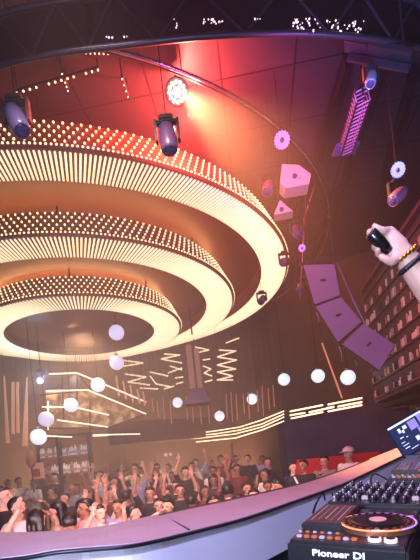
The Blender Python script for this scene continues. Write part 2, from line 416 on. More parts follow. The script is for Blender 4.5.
# ================================================================== LAMPS UNDER THE CEILING
def aimrot(d, up='Y'): return Vector(d).to_track_quat('-Z', 'Y').to_matrix()
lens_m = mat('lens', srgb(60, 60, 110), .12)
violet_shell = mat('shell_violet', srgb(96, 74, 110), .35)
def moving_head(loc, aim, s, label, glow=None, shell=None):
    """yoke-mounted lamp: base, yoke, head with lens"""
    r = empty('moving_head_light', loc)
    hang = H - loc.z
    hang = top_z(loc.x, loc.y) - loc.z
    b = B(); box(b, (0, 0, .34 * s), (.26 * s, .2 * s, .1 * s), bevel=.02 * s); obj('base', b, black, r)
    b = B(); tube(b, [(0, 0, .36 * s), (0, 0, hang)], .005, 8); obj('hanger', b, cordm, r)
    b = B()
    for sx in (-1, 1): box(b, (sx * .2 * s, 0, .14 * s), (.05 * s, .14 * s, .4 * s), bevel=.015 * s)
    box(b, (0, 0, .29 * s), (.42 * s, .14 * s, .05 * s), bevel=.015 * s); obj('yoke', b, black, r)
    rot = Vector(aim).to_track_quat('Z', 'Y').to_matrix().to_4x4()
    b = B(); lathe(b, [(.09, -.26), (.14, -.22), (.155, -.1), (.16, .1), (.15, .2), (.13, .24), (.12, .24), (.11, .22)], 20, M=rot @ Matrix.Scale(s, 4))
    hd = obj('head', b, shell or violet_shell, r, True)
    b = B(); lathe(b, [(.11, .225), (.11, .235), (.06, .25), (.001, .255)], 20, M=rot @ Matrix.Scale(s, 4)); obj('lens', b, glow or lens_m, hd, True)
    return tag(r, label, 'stage light', 'moving head lights hung below the ceiling')
moving_head(P(17, 121, 4.2), (.35, -.2, -.9), .6, 'moving head light hanging in front of the chandelier at far left', shell=mat('shell_blue', srgb(80, 80, 120), .25))
moving_head(P(168, 139, 4.6), (.05, -.1, -1), .6, 'moving head light hanging just below the red lamp')
moving_head(P(268, 188, 6.3), (-.3, -.5, -.8), .5, 'moving head light beside the right rim of the upper tier')
moving_head(P(297, 232, 7.2), (.2, -.5, -.8), .5, 'moving head light above and left of the speaker array')
moving_head(P(398, 196, 5.2), (-.6, -.2, -.5), .5, 'moving head light hanging above the raised hand')
moving_head(P(285, 262, 8.0), (-.5, -.6, -.3), .5, 'moving head light beside the widest point of the chandelier')
moving_head(P(301, 288, 8.2), (-.2, -.6, -.5), .5, 'small moving head light left of the top speaker cabinet')
moving_head(P(262, 300, 9.4), (-.4, -.6, -.6), .5, 'lowest small moving head light, between chandelier rim and speaker array')
for (a_, c_, lab) in (((306, 196), (300, 300), 'thin vertical rigging pipe just left of the speaker array'), ((326, 150), (300, 232), 'slanting rigging pipe between lavender disc and speaker array')):
    p, q = P(*a_, 7.6), P(*c_, 7.9); r_ = empty('rigging_pipe', p)
    b = B(); tube(b, [Vector((0, 0, 0)), q - p], .016, 8); obj('pipe', b, mat('pipe_rose', srgb(150, 90, 110), .35, .5), r_, True)
    b = B(); tube(b, [Vector((0, 0, 0)), Vector((0, 0, H - p.z))], .006, 6); obj('hanger', b, cordm, r_)
    for t_ in (.3, .65): b = B(); box(b, (q - p) * t_, (.09, .07, .05), bevel=.01); obj('clamp', b, darkmetal, r_)
    tag(r_, lab, 'pipe')
# the red lamp: a round cluster of lit lenses in a housing
pr = empty('par_lamp', LAMP); tag(pr, 'round cluster lamp blazing red-white on the rail ring', 'stage light')
b = B(); rot = Vector((0, -.75, -.66)).to_track_quat('Z', 'Y').to_matrix().to_4x4()
lathe(b, [(.05, -.16), (.12, -.12), (.15, 0), (.15, .04), (.135, .04), (.13, .02)], 24, M=rot); obj('housing', b, black, pr, True)
hot = mat('lamp_hot', (1, .8, .7), .3, emit=(1, .72, .55), es=14, sample=False)
for k in range(13):
    a = 2 * PI * k / 12; q = Vector((0, 0, .035)) if k == 12 else Vector((.095 * math.cos(a), .095 * math.sin(a), .035))
    if k == 12: q = Vector((.0, .0, .035))
    b = B(); sphere(b, rot @ q, .019, 10); obj('lens', b, hot, pr, True)
for k in range(6):
    a = 2 * PI * k / 6; b = B(); sphere(b, rot @ Vector((.045 * math.cos(a), .045 * math.sin(a), .035)), .018, 10); obj('lens', b, hot, pr, True)
b = B(); tube(b, [(0, .05, .05), (0, .05, H - LAMP.z)], .015, 6); obj('bracket', b, black, pr)
# scalloped discs
def gear(U, V, Y, rad, label):
    c = P(U, V, Y); r = empty('effect_light', c)
    b = B(); n = 32; pts = []
    for k in range(n * 2):
        a = PI * k / n; q = rad * (1 if (k // 2) % 2 else .88); pts.append((q * math.cos(a), q * math.sin(a)))
    rot = (Vector((0, 0, CZ)) - c).to_track_quat('Z', 'Y').to_matrix().to_4x4()
    prism(b, pts, -.015, .015); bmesh.ops.transform(b, matrix=rot, verts=b.verts)
    obj('scalloped_disc', b, mat('disc_lavender', srgb(176, 150, 220), .35, emit=srgb(150, 110, 225), es=.35), r)
    b = B(); lathe(b, [(rad * .3, .0), (rad * .28, .03), (rad * .12, .05), (.001, .055)], 16, M=rot); obj('hub', b, lens_m, r, True)
    b = B(); tube(b, [(0, .03, 0), (0, .03, H - c.z)], .004, 6); obj('hanger', b, cordm, r)
    return tag(r, label, 'effect light', 'scalloped effect lights under the ceiling')
gear(282, 140, 5.6, .105, 'lavender scalloped disc light near the right end of the chrome rail')
gear(398, 170, 4.6, .075, 'lavender scalloped disc light between the blue ceiling panels and the raised hand')
gear(302, 248, 7.0, .06, 'small scalloped disc light just above the speaker array')
# boxy white laser housings
pale = mat('housing_pale', srgb(214, 190, 190), .5)
def polybox(poly, Y, d, label, name='laser_projector', m=None):
    ps = [P(u, v, Y) for u, v in poly]; c = sum(ps, Vector()) / len(ps)
    b = B(); a = [b.verts.new(p - c) for p in ps]; e = [b.verts.new((p - c) + Vector((.04, d, .03))) for p in ps]
    n = len(ps); b.faces.new(a); b.faces.new(e[::-1])
    for k in range(n): b.faces.new((a[k], a[(k + 1) % n], e[(k + 1) % n], e[k]))
    r = empty(name, c); bo = obj('housing', b, m or pale, r)
    b = B(); tube(b, [(0, d / 2, .02), (0, d / 2, H - c.z)], .012, 6); obj('hanger', b, black, r)
    b = B(); lathe(b, [(.035, 0), (.035, .02), (.02, .03)], 14, c=(0, 0, 0), M=Matrix.Rotation(PI / 2, 4, 'X')); obj('lens', b, lens_m, r, True)
    return tag(r, label, 'laser projector', 'pale laser housings above the speakers')
polybox([(282, 164), (299, 165), (311, 174), (309, 184), (285, 188), (280, 183)], 6.2, .3, 'larger pale box housing lit red below the lavender disc')
polybox([(280, 200), (293, 211), (278, 214), (274, 214)], 6.6, .25, 'small pale wedge housing below the larger pale box')

# hanging bracket, clamp light and perforated truss at upper right
bk = empty('lighting_bracket', P(380, 50, 4.4)); o0 = bk.location.copy()
p, q = P(345, 44, 4.5), P(412, 56, 4.3)
d = q - p; rot = d.to_track_quat('X', 'Z').to_matrix()
b = B(); box(b, (p + q) / 2 - o0, (d.length, .16, .05), rot, .01); obj('top_plate', b, darkmetal, bk)
b = B(); box(b, (p + q) / 2 - o0 + Vector((.02, .06, -.08)), (d.length * .95, .05, .07), rot, .01); obj('lower_rail', b, darkmetal, bk)
for t in (.1, .5, .9):
    b = B(); s = p.lerp(q, t) - o0; tube(b, [s, Vector((s.x, s.y, H - o0.z))], .012, 6); obj('drop_rod', b, darkmetal, bk)
tag(bk, 'dark double lighting bracket slung below the arched truss at upper right', 'bracket')
cl = moving_head(P(371, 79, 4.3), (-.3, -.3, -.9), .34, 'small silver clamp lamp hanging under the dark bracket', shell=mat('silver', srgb(170, 160, 190), .3, .5))
pt = empty('perforated_truss', P(357, 95, 4.6)); o0 = pt.location.copy(); a, c = P(363, 94, 4.6), P(346, 149, 5.6)
d = c - a; rot = d.to_track_quat('X', 'Z').to_matrix()
b = B()
for sy in (-.07, .07):
    for sz in (-.07, .07): box(b, (a + c) / 2 - o0 + rot @ Vector((0, sy, sz)), (d.length, .018, .018), rot)
obj('chords', b, darkmetal, pt)
b = B(); nn = 14
for k in range(nn):
    x0 = -d.length / 2 + d.length * k / nn; x1 = x0 + d.length / nn
    m_ = (a + c) / 2 - o0
    for sy in (-.07, .07): tube(b, [m_ + rot @ Vector((x0, sy, -.07)), m_ + rot @ Vector((x1, sy, .07))], .007, 5)
    for sz in (-.07, .07): tube(b, [m_ + rot @ Vector((x0, -.07, sz)), m_ + rot @ Vector((x1, .07, sz))], .007, 5)
obj('lattice', b, mat('lattice_lilac', srgb(170, 140, 200), .4, .3), pt)
b = B(); box(b, c - o0, (.3, .2, .03)); obj('foot_plate', b, mat('plate_violet', srgb(90, 60, 130), .4), pt)
b = B(); tube(b, [a - o0, a - o0 + Vector((0, 0, H - a.z))], .007, 6); obj('hanger', b, cordm, pt)
tag(pt, 'lilac lattice truss hanging down from the small clamp lamp', 'truss')

# ================================================================== SPEAKER ARRAY
spm = mat('speaker_mauve', srgb(112, 96, 138), .55, bump=.12, vscale=160)
spd = mat('speaker_side', srgb(30, 26, 44), .6)
Ys = 6.9
quads = [((302, 264), (335, 263), (341, 296), (314, 306)), ((314, 306), (341, 296), (363, 322), (338, 344)), ((340, 344), (363, 322), (397, 345), (380, 372))]
ar = empty('line_array_speaker', P(320, 262, Ys)); o0 = ar.location.copy()
labs = ['top cabinet', 'middle cabinet', 'bottom cabinet']
for i, q in enumerate(quads):
    # each cabinet is a wedge: face towards the crowd and camera, body behind
    Yq = [Ys + .02 * i, Ys + .02 * i, Ys - .04, Ys - .04]
    ps = [P(u, v, Ys - .05 * i) - o0 for (u, v) in q]
    c = sum(ps, Vector()) / 4
    ps = [c + (p - c) * .975 for p in ps]
    nrm = (ps[1] - ps[0]).cross(ps[3] - ps[0]).normalized(); 
    if nrm.y > 0: nrm = -nrm
    back = [c + (p - c) * .8 - nrm * .42 + Vector((.12, 0, 0)) for p in ps]
    b = B(); A = [b.verts.new(p) for p in ps]; E = [b.verts.new(p) for p in back]
    b.faces.new(A[::-1]); b.faces.new(E)
    for k in range(4): b.faces.new((A[k], E[k], E[(k + 1) % 4], A[(k + 1) % 4]))
    bmesh.ops.bevel(b, geom=list(b.edges), offset=.012, segments=2, affect='EDGES')
    cab = obj('cabinet', b, spd, ar); cab['label'] = labs[i]
    ex = (ps[1] - ps[0]).normalized(); ey = nrm.cross(ex)
    b = B(); g = [b.verts.new(c + (p - c) * .955 + nrm * .006) for p in ps]; g2 = [b.verts.new(c + (p - c) * .955 - nrm * .01) for p in ps]
    b.faces.new(g); b.faces.new(g2[::-1])
    for k in range(4): b.faces.new((g[k], g[(k + 1) % 4], g2[(k + 1) % 4], g2[k]))
    obj('grille', b, spm, cab)
    b = B(); rt_ = Matrix((ex, ey, nrm)).transposed(); box(b, c + nrm * .012 + ey * .03, (.09, .035, .014), rt_, .006); obj('badge', b, mat('badge_dark', srgb(24, 20, 34), .3), cab)
for pth in (((337, 262), (352, 298), (364, 322), (372, 340)), ((304, 265), (316, 306), (339, 345))):
    b = B(); tube(b, [P(u, v, Ys + .3) - o0 for u, v in pth], .014, 6)
    obj('rigging_chain', b, mat('rig_lilac', srgb(140, 120, 170), .35, .5), ar, True)
b = B(); box(b, P(322, 260, Ys + .2) - o0, (.5, .12, .035), bevel=.01); box(b, P(337, 259, Ys + .1) - o0, (.12, .08, .05), bevel=.01)
obj('fly_frame', b, darkmetal, ar)
for u in (310, 334):
    b = B(); p = P(u, 260, Ys + .2) - o0; tube(b, [p, p + Vector((0, 0, H - o0.z - p.z))], .006, 6); obj('suspension_cable', b, darkmetal, ar)
for (u, v, u2, v2) in ((316, 312, 319, 322), (339, 346, 342, 361), (355, 360, 356, 366)):
    b = B(); tube(b, [P(u, v, Ys) - o0, P((u + u2) / 2 + 1, (v + v2) / 2, Ys) - o0, P(u2, v2, Ys) - o0], .008, 6)
    obj('loose_strap', b, mat('rig_lilac'), ar, True)
tag(ar, 'curved hanging column of three mauve speaker cabinets', 'speaker')

# ================================================================== MEZZANINE FRONT WITH LIT SLOTS (right)
fa = empty('mezzanine_screen', (3.6, 9, CZ + .9)); o0 = fa.location.copy()
p0, p1 = Vector((3.60, 9.1, 0)), Vector((3.08, 3.0, 0)); d = (p1 - p0); Lf = d.length; ex = d.normalized(); nrm = Vector((-ex.y, ex.x, 0))
if nrm.x > 0: nrm = -nrm
rotf = Matrix((ex, Vector((0, 0, 1)).cross(ex), Vector((0, 0, 1)))).transposed()
def fp(s, z, out=0): return p0 + ex * s + nrm * out + Vector((0, 0, z)) - o0
maroon = mat('screen_maroon', srgb(70, 38, 56), .5, vary=.3, vscale=3)
z0, z1 = CZ + .92, CZ + 3.26
b = B(); box(b, fp(Lf / 2, (z0 + z1) / 2, -.15), (Lf, .3, z1 - z0), rotf); obj('panel', b, maroon, fa)
b = B(); box(b, fp(Lf / 2, z1 + .03, -.12), (Lf, .4, .07), rotf); obj('top_rail', b, mat('rail_maroon', srgb(84, 46, 66), .4), fa)
rows_z = [z0 + .24 + k * .30 for k in range(7)]
for k, z in enumerate(rows_z + [rows_z[-1] + .30]):
    b = B(); box(b, fp(Lf / 2, z - .16, .02), (Lf, .03, .025), rotf); obj('ledge', b, mat('rail_maroon'), fa)
slot_m = [mat('slot_warm', (.55, .36, .28), .5, emit=srgb(214, 140, 120), es=.2), mat('slot_dim', (.4, .24, .2), .5, emit=srgb(170, 100, 90), es=.1), mat('slot_dark', srgb(60, 36, 44), .5)]
slots = []
for z in rows_z:
    s = .06
    while s < Lf - .1:
        n = R.choice((1, 2, 2, 3, 3, 4))
        for k in range(n):
            wd = R.choice((.022, .03, .04)); hh = R.choice((.11, .13, .15, .09))
            slots.append((s, z - .13 + hh / 2, wd, hh, R.choice((0, 0, 1, 1, 2)))); s += wd + R.uniform(.03, .06)
        s += R.uniform(.1, .3)
slots = [q for q in slots if q[0] < Lf - .1]
def vis(q):
    p = fp(q[0], q[1]) + o0; return inview(p)
order = sorted(range(len(slots)), key=lambda i: (not vis(slots[i]), -slots[i][0]))
big = set(order[:100]); rest = [B(), B(), B()]
for i, (s, z, wd, hh, k) in enumerate(slots):
    if i in big: b = B(); box(b, fp(s, z, .012), (wd, .03, hh), rotf); obj('lit_slot', b, slot_m[k], fa)
    else: box(rest[k], fp(s, z, .012), (wd, .03, hh), rotf)
vsum = B()
for k in range(3): stuff(obj('lit_slots', rest[k], slot_m[k], fa))
vsum.free()
tag(fa, 'long maroon mezzanine front cut with rows of small lit slots behind the speakers', 'mezzanine')
b = B(); box(b, (4.9, 6.0, CZ + .85), (2.3, 6.2, .1)); struct(obj('trim_3', b, mat('soffit_dark', srgb(34, 20, 30), .6)))
# a second lit screen under it, set further back
fb = empty('lower_screen', (4.45, 8.2, CZ + .1)); o0 = fb.location.copy()
b = B(); box(b, (0, -2.2, .3), (.12, 6.6, 1.0)); obj('panel', b, maroon, fb)
s = .7
for k in range(26):
    wd = R.choice((.05, .07, .09)); b = B(); box(b, (-.07, s, .45 + R.uniform(-.02, .02)), (.03, wd, R.choice((.3, .36)))); obj('lit_slot', b, slot_m[R.choice((0, 0, 1))], fb); s -= wd + R.choice((.03, .05, .12))
tag(fb, 'lower maroon screen with a single row of lit slots behind the laptop', 'screen')

# ================================================================== COVING LIGHTS
cov_m = mat('coving_tube', (.9, .7, .5), .4, emit=(1, .66, .42), es=2.2)
def cove(U, V):  # depth along the fascia
    ks = [(60, 12.6), (95, 12.9), (140, 13.6), (190, 14.4), (240, 13.3), (285, 12.2), (366, 10.5), (420, 9.9)]
    for (a, ya), (c, yc) in zip(ks, ks[1:]):
        if U <= c: t = max(0, (U - a) / (c - a)); return P(U, V, ya + (yc - ya) * t)
    return P(U, V, ks[-1][1])
def line_light(pts, name, label, r=.02, m=None, group='long light lines of the balcony front'):
    ps = [cove(*q) for q in pts]; c = ps[0].copy(); rt_ = empty(name, c)
    b = B(); tube(b, [p - c for p in ps], r, 6); obj('tube', b, m or cov_m, rt_, True)
    b = B(); tube(b, [p - c + Vector((0, .05, .0)) for p in ps], r * 1.3, 6); obj('channel', b, black, rt_, True)
    return tag(rt_, label, 'light line', group)
# the balcony front band that carries them
band = [cove(u, 0) for u in (62, 80, 110, 140, 165, 190, 215, 240, 262, 285, 325, 366)]
bz0, bz1 = CZ + .9, CZ + 1.55
struct(wall_strip([(p.x, p.y + .12) for p in band], bz0, bz1, .5, mat('band_brown', srgb(84, 52, 44), .5), 'trim_4'))
for i, (pts, lab) in enumerate((
    ([(93, 436), (120, 435), (160, 434), (190, 433)], 'long upper light line at left of the balcony front'),
    ([(160, 437), (190, 436), (215, 434), (240, 430), (262, 424), (284, 414)], 'light line sweeping up to the violet corner, topmost'),
    ([(165, 440), (200, 438), (235, 434), (262, 427), (284, 417)], 'light line sweeping up to the violet corner, middle'),
    ([(190, 434), (215, 431), (240, 427), (262, 420), (284, 411)], 'light line sweeping up to the violet corner, highest on the band'),
    ([(196, 442), (235, 438), (262, 430), (284, 421)], 'light line sweeping up to the violet corner, lowest'),
)): line_light(pts, 'light_line', lab, .016)
dash = [((290, 411), (322, 405)), ((327, 408), (348, 403)), ((290, 418), (305, 415)), ((309, 411), (334, 406.5)), ((290, 415), (300, 413)), ((329, 402), (360, 396)), ((339, 407), (360, 402.5)), ((352, 408), (362, 406)), ((304, 419), (323, 415)), ((327, 412), (362, 405))]
dash = [((290, 411.5), (323, 405)), ((309, 412.3), (334, 407)), ((291, 418.5), (323, 412)), ((290, 415.3), (305, 412.8)), ((328, 404.5), (362, 398)), ((338, 406.6), (362, 402)), ((328, 411.5), (362, 405)), ((327, 408), (334, 406.8))]
for i, (a, c) in enumerate(dash):
    line_light([a, c], 'light_line', f'short glowing bar on the violet corner balcony, {ORD[i]} of its broken lines', .022, group='broken light bars on the violet corner')

# ================================================================== ZIGZAG TUBES
zz_m = mat('zigzag_tube', (.9, .75, .55), .4, emit=(1, .74, .5), es=1.0)
def zigzag(segs, Y, label):
    c = P(*segs[0][0], Y); r = empty('zigzag_light', c)
    for (a, d_) in segs:
        b = B(); tube(b, [P(*a, Y) - c, P(*d_, Y + .15) - c], .019, 6); obj('tube', b, zz_m, r, True)
    us = [q for s_ in segs for q in s_]
    for u in (min(us)[0] + 3, max(us)[0] - 3):
        v0 = max(q[1] for q in us); p = P(u, v0, Y + .08) - c; b = B(); tube(b, [p, Vector((p.x, p.y, top_z(p.x + c.x, p.y + c.y) - c.z))], .006, 5); obj('suspension_wire', b, darkmetal, r)
    return tag(r, label, 'zigzag light', 'zigzag tube lights hung at the back')
zigzag([((121, 360), (143, 363)), ((143, 363), (119, 367)), ((125, 374), (146, 377)), ((146, 377), (128, 382)), ((128, 382), (150, 385))], 12.6, 'leftmost zigzag of warm tubes hung in front of the back wall')
zigzag([((164, 354), (180, 355)), ((180, 355), (161, 359)), ((161, 359), (182, 363)), ((170, 366), (182, 370)), ((150, 372), (168, 376)), ((168, 373), (182, 368)), ((156, 384), (172, 387)), ((150, 376), (156, 384))], 12.8, 'second zigzag of warm tubes from the left, in front of the back wall')
zigzag([((195, 347), (209, 350)), ((209, 350), (196, 353)), ((203, 360), (210, 359)), ((203, 366), (211, 369)), ((211, 369), (204, 373)), ((204, 373), (212, 376)), ((212, 380), (205, 382))], 12.8, 'narrow zigzag of warm tubes left of the widest one')
zigzag([((226, 343), (239, 338)), ((219, 350), (236, 351)), ((236, 351), (217, 357)), ((217, 357), (237, 360)), ((237, 360), (217, 365)), ((217, 365), (236, 369)), ((236, 369), (217, 372)), ((217, 372), (233, 376)), ((233, 376), (217, 380)), ((217, 380), (233, 380))], 12.4, 'rightmost and tallest zigzag of warm tubes')
zigzag([((175, 378), (183, 377)), ((176, 384), (183, 382)), ((140, 388), (158, 389)), ((164, 389), (174, 386))], 12.9, 'low broken group of warm tubes beside the hanging column')

# hanging column with flared foot
hc = empty('hanging_column', P(195, 400, 10.6)); o0 = hc.location.copy()
k = 10.6 / F
b = B(); box(b, (-.02, 0, .8), (.14, .2, 1.1), bevel=.02); box(b, (.16, .02, .75), (.12, .2, 1.0), bevel=.02); obj('shaft', b, mat('column_tan', srgb(206, 160, 130), .5), hc)
b = B(); A = [b.verts.new(v) for v in ((-.1, -.2, .25), (.24, -.2, .25), (.24, .2, .25), (-.1, .2, .25), (-.26, -.3, -.12), (.36, -.3, -.12), (.36, .3, -.12), (-.26, .3, -.12))]
for f in ((0, 1, 2, 3), (7, 6, 5, 4), (0, 4, 5, 1), (1, 5, 6, 2), (2, 6, 7, 3), (3, 7, 4, 0)): b.faces.new([A[i] for i in f])
obj('flared_foot', b, mat('foot_mauve', srgb(110, 84, 112), .5), hc)
b = B(); tube(b, [(.1, 0, 1.6), (.1, 0, top_z(o0.x, o0.y) - o0.z)], .02, 8); obj('pole', b, darkmetal, hc)
tag(hc, 'tan hanging column with mauve flared foot between the zigzag tubes', 'column')

# ================================================================== HANGING SLATS
slat_m = mat('slat_tan', srgb(228, 172, 132), .6, emit=srgb(210, 140, 100), es=.22)  # both slat colours carry a slight added glow; the wood is no lamp
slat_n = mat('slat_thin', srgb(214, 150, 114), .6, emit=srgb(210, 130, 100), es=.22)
def slat(a, c, Y, w0, w1, label, m, group):
    p, q = P(*a, Y), P(*c, Y); r = empty('hanging_slat', q)
    b = B(); tube(b, [p - q, Vector((0, 0, 0))], [w0, w1], 4); s_ = obj('slat', b, m, r)
    b = B(); tube(b, [p - q, Vector((p.x - q.x, 0, top_z(p.x, p.y) - q.z))], .006, 5); obj('wire', b, darkmetal, r)
    return tag(r, label, 'hanging slat', group)
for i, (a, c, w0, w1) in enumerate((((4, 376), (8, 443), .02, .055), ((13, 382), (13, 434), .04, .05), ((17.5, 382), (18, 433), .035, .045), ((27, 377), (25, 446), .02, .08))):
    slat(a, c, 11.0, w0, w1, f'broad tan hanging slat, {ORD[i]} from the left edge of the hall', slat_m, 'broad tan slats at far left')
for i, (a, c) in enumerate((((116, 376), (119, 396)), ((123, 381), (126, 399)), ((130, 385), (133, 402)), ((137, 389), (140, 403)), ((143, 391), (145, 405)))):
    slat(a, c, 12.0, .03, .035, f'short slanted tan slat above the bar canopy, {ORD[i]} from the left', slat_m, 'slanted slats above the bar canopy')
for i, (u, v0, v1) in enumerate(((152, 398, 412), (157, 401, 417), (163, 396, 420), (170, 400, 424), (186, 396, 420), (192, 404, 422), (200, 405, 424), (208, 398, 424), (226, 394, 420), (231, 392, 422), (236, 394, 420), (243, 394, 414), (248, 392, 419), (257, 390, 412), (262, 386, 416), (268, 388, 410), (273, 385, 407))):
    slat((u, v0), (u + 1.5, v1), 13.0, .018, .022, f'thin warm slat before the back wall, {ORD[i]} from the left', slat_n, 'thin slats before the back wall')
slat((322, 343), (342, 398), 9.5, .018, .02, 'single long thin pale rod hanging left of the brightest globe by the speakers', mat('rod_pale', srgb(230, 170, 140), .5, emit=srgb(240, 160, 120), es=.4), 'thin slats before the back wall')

# ================================================================== GLOBES
globe_m = mat('globe_white', (.85, .88, .95), .4, emit=(.72, .84, 1.0), es=1.0)
globe_v = mat('globe_violet', (.8, .78, .95), .4, emit=(.66, .62, .90), es=.8)
GL = [(116.5, 332.5, 7.6, 1, 'globe lamp hanging alone within the smallest chandelier ring'), (116.7, 362.7, 7, 1, 'globe lamp touching the lower edge of the smallest ring'),
 (98, 385, 7, 0, 'globe lamp over the ridge of the bar canopy'), (71, 405, 7, 0, 'globe lamp in the middle of the bar canopy'), (46, 419, 7.5, 1, 'globe lamp at the left edge of the bar canopy'),
 (38.5, 437, 8, 0, 'globe lamp hanging lowest, beside the bottle shelves'), (29, 403, 4.6, 1, 'small distant globe lamp between the tan slats and the canopy'), (105, 421, 5, 0, 'small globe lamp near the right corner of the canopy'),
 (143, 430, 5, 0, 'small globe lamp just right of the canopy, low over the crowd'), (177.5, 402.5, 5, 0, 'small globe lamp at the left of the hanging column'), (219.5, 416, 5, 0, 'small globe lamp right of the hanging column'),
 (252, 399, 5.3, 0, 'small globe lamp fourth from the speakers'), (284, 379.5, 6, 0, 'globe lamp third from the speakers'), (318, 376, 6.7, 0, 'globe lamp second from the speakers, right of the long rod'.replace('right', 'left')), (348, 377.5, 7.4, 0, 'globe lamp directly below the bottom speaker cabinet')]
gl0 = None
for (u, v, r_, k, lab) in GL:
    Y = .165 * F / r_; c = P(u, v, Y)
    root = empty('globe_lamp', c)
    b = B(); sphere(b, (0, 0, 0), .165, 24); obj('globe', b, globe_v if k else globe_m, root, True)
    b = B(); lathe(b, [(.05, .155), (.05, .2), (.02, .22)], 14); obj('cap', b, chrome, root)
    b = B(); tube(b, [(0, 0, .2), (0, 0, top_z(c.x, c.y) - c.z)], .006, 6); obj('cord', b, cordm, root)
    tag(root, lab, 'pendant lamp', 'round globe pendants')

# ================================================================== BAR: canopy, shelves, bottles
cn = empty('bar_canopy', P(77, 420, 11.6)); o0 = cn.location.copy()
def gold():
    m = bpy.data.materials.new('gold_mesh'); m.use_nodes = True; nt = m.node_tree; bb = nt.nodes['Principled BSDF']
    tc = nt.nodes.new('ShaderNodeTexCoord'); n = nt.nodes.new('ShaderNodeTexNoise'); n.inputs['Scale'].default_value = 3.5; n.inputs['Detail'].default_value = 8; n.inputs['Distortion'].default_value = .5
    r = nt.nodes.new('ShaderNodeValToRGB'); r.color_ramp.elements[0].position = .42; r.color_ramp.elements[1].position = .7
    r.color_ramp.elements[0].color = (*srgb(150, 104, 70), 1); r.color_ramp.elements[1].color = (*srgb(240, 210, 160), 1)
    nt.links.new(tc.outputs['Object'], n.inputs['Vector']); nt.links.new(n.outputs['Fac'], r.inputs['Fac']); nt.links.new(r.outputs['Color'], bb.inputs['Base Color'])
    bb.inputs['Metallic'].default_value = .6; bb.inputs['Roughness'].default_value = .4
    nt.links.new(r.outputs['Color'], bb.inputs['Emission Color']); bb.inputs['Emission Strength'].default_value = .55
    return m
goldm = gold(); line_m = mat('canopy_led', (.9, .8, .6), .4, emit=(1, .8, .58), es=1.7)
# a gabled lantern: two long slopes and an open gable; ridge from front-left to back-right
A_ = P(45, 374, 11.4); B_ = P(77, 372, 11.2); C_ = P(146, 402, 12.6)      # top edge corners
D_ = P(43, 434, 11.4); E_ = P(72, 433, 11.2); G_ = P(140, 413, 12.6); Hh = P(58, 420, 11.0)
def sheet(pts, t=.02):
    b = B(); b.faces.new([b.verts.new(p - o0) for p in pts]); bmesh.ops.solidify(b, geom=list(b.faces), thickness=t); return b
I_ = P(44, 391, 11.4); J_ = P(88, 390, 11.2); K_ = P(107, 417, 11.7)
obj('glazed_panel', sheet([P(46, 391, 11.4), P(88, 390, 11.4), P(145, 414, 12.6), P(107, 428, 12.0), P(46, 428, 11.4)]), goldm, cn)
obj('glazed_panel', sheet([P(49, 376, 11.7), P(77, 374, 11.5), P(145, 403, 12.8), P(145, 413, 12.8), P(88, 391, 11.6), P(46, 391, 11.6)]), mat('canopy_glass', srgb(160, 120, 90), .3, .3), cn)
for (pts) in ([(49, 374), (77, 373)], [(77, 373), (146, 402)], [(46, 391), (88, 390)], [(88, 390), (146, 414)], [(42, 407), (66, 407)], [(78, 408), (109, 415)], [(57, 420), (108, 427)], [(46, 436), (72, 437)], [(93, 435), (140, 434)], [(48, 401), (48, 430)]):
    b = B(); tube(b, [P(u, v, 10.9 + (u - 45) / 100 * 1.2) - o0 for u, v in pts], .016, 6); obj('led_edge', b, line_m, cn, True)
for pts in ([(77, 373), (77, 403)], [(77, 373), (92, 391)], [(62, 374), (64, 420)], [(46, 428), (107, 428)], [(107, 428), (146, 414)], [(40, 395), (88, 390)], [(88, 390), (146, 414)], [(90, 436), (90, 391)]):
    b = B(); tube(b, [P(u, v, 11.0 + (u - 45) / 100 * 1.2) - o0 for u, v in pts], .022, 6); obj('frame_bar', b, mat('frame_brown', srgb(90, 60, 48), .5), cn, True)
for u, v, y in ((50, 375, 11.6), (77, 373, 11.5), (145, 403, 12.8)):
    p = P(u, v, y) - o0; b = B(); tube(b, [p, Vector((p.x, p.y, top_z(p.x + o0.x, p.y + o0.y) - o0.z))], .008, 5); obj('suspension_wire', b, darkmetal, cn)
tag(cn, 'gabled golden glazed canopy edged with light lines above the bar', 'canopy')
# blue-white spotlight on the left of canopy
sp = moving_head(P(41, 379, 10.6), (.1, -.8, -.5), .6, 'bright blue-white spotlight at the top left of the bar canopy', glow=mat('lens_blue', (.7, .8, 1), .3, emit=(.6, .78, 1), es=12))

# back bar
YB = 12.4
xa, xb = P(38, 460, YB).x, P(91, 460, YB).x
sh = empty('bottle_shelf', ((xa + xb) / 2, YB, .6)); o0 = sh.location.copy(); W = xb - xa
zs = [P(66, 456.5, YB).z - .6, P(66, 474, YB).z - .6, P(66, 489, YB).z - .6]
ztop = P(66, 437, YB).z - .6
post_m = mat('post_brown', srgb(54, 34, 30), .5)
for u in (40, 60.5, 91):
    b = B(); x = P(u, 460, YB).x - o0.x; box(b, (x, 0, ztop / 2), (.07, .3, ztop), bevel=.005); obj('post', b, post_m, sh)
for z in zs:
    b = B(); box(b, (0, 0, z), (W, .28, .035), bevel=.005); obj('shelf_board', b, mat('shelf_pale', srgb(190, 140, 120), .4), sh)
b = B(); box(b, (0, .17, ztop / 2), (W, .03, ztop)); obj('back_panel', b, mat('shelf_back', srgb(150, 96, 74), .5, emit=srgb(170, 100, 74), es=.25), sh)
b = B(); box(b, (0, 0, ztop + .03), (W + .1, .32, .06), bevel=.01); obj('top_board', b, post_m, sh)
tag(sh, 'lit brown back-bar shelf unit with posts behind the crowd at left', 'shelf')
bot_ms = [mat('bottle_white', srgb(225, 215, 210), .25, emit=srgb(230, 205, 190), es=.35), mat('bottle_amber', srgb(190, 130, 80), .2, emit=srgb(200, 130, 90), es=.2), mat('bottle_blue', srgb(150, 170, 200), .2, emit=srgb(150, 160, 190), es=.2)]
cap_ms = mat('bottle_cap', srgb(60, 40, 36), .4)
protos = []
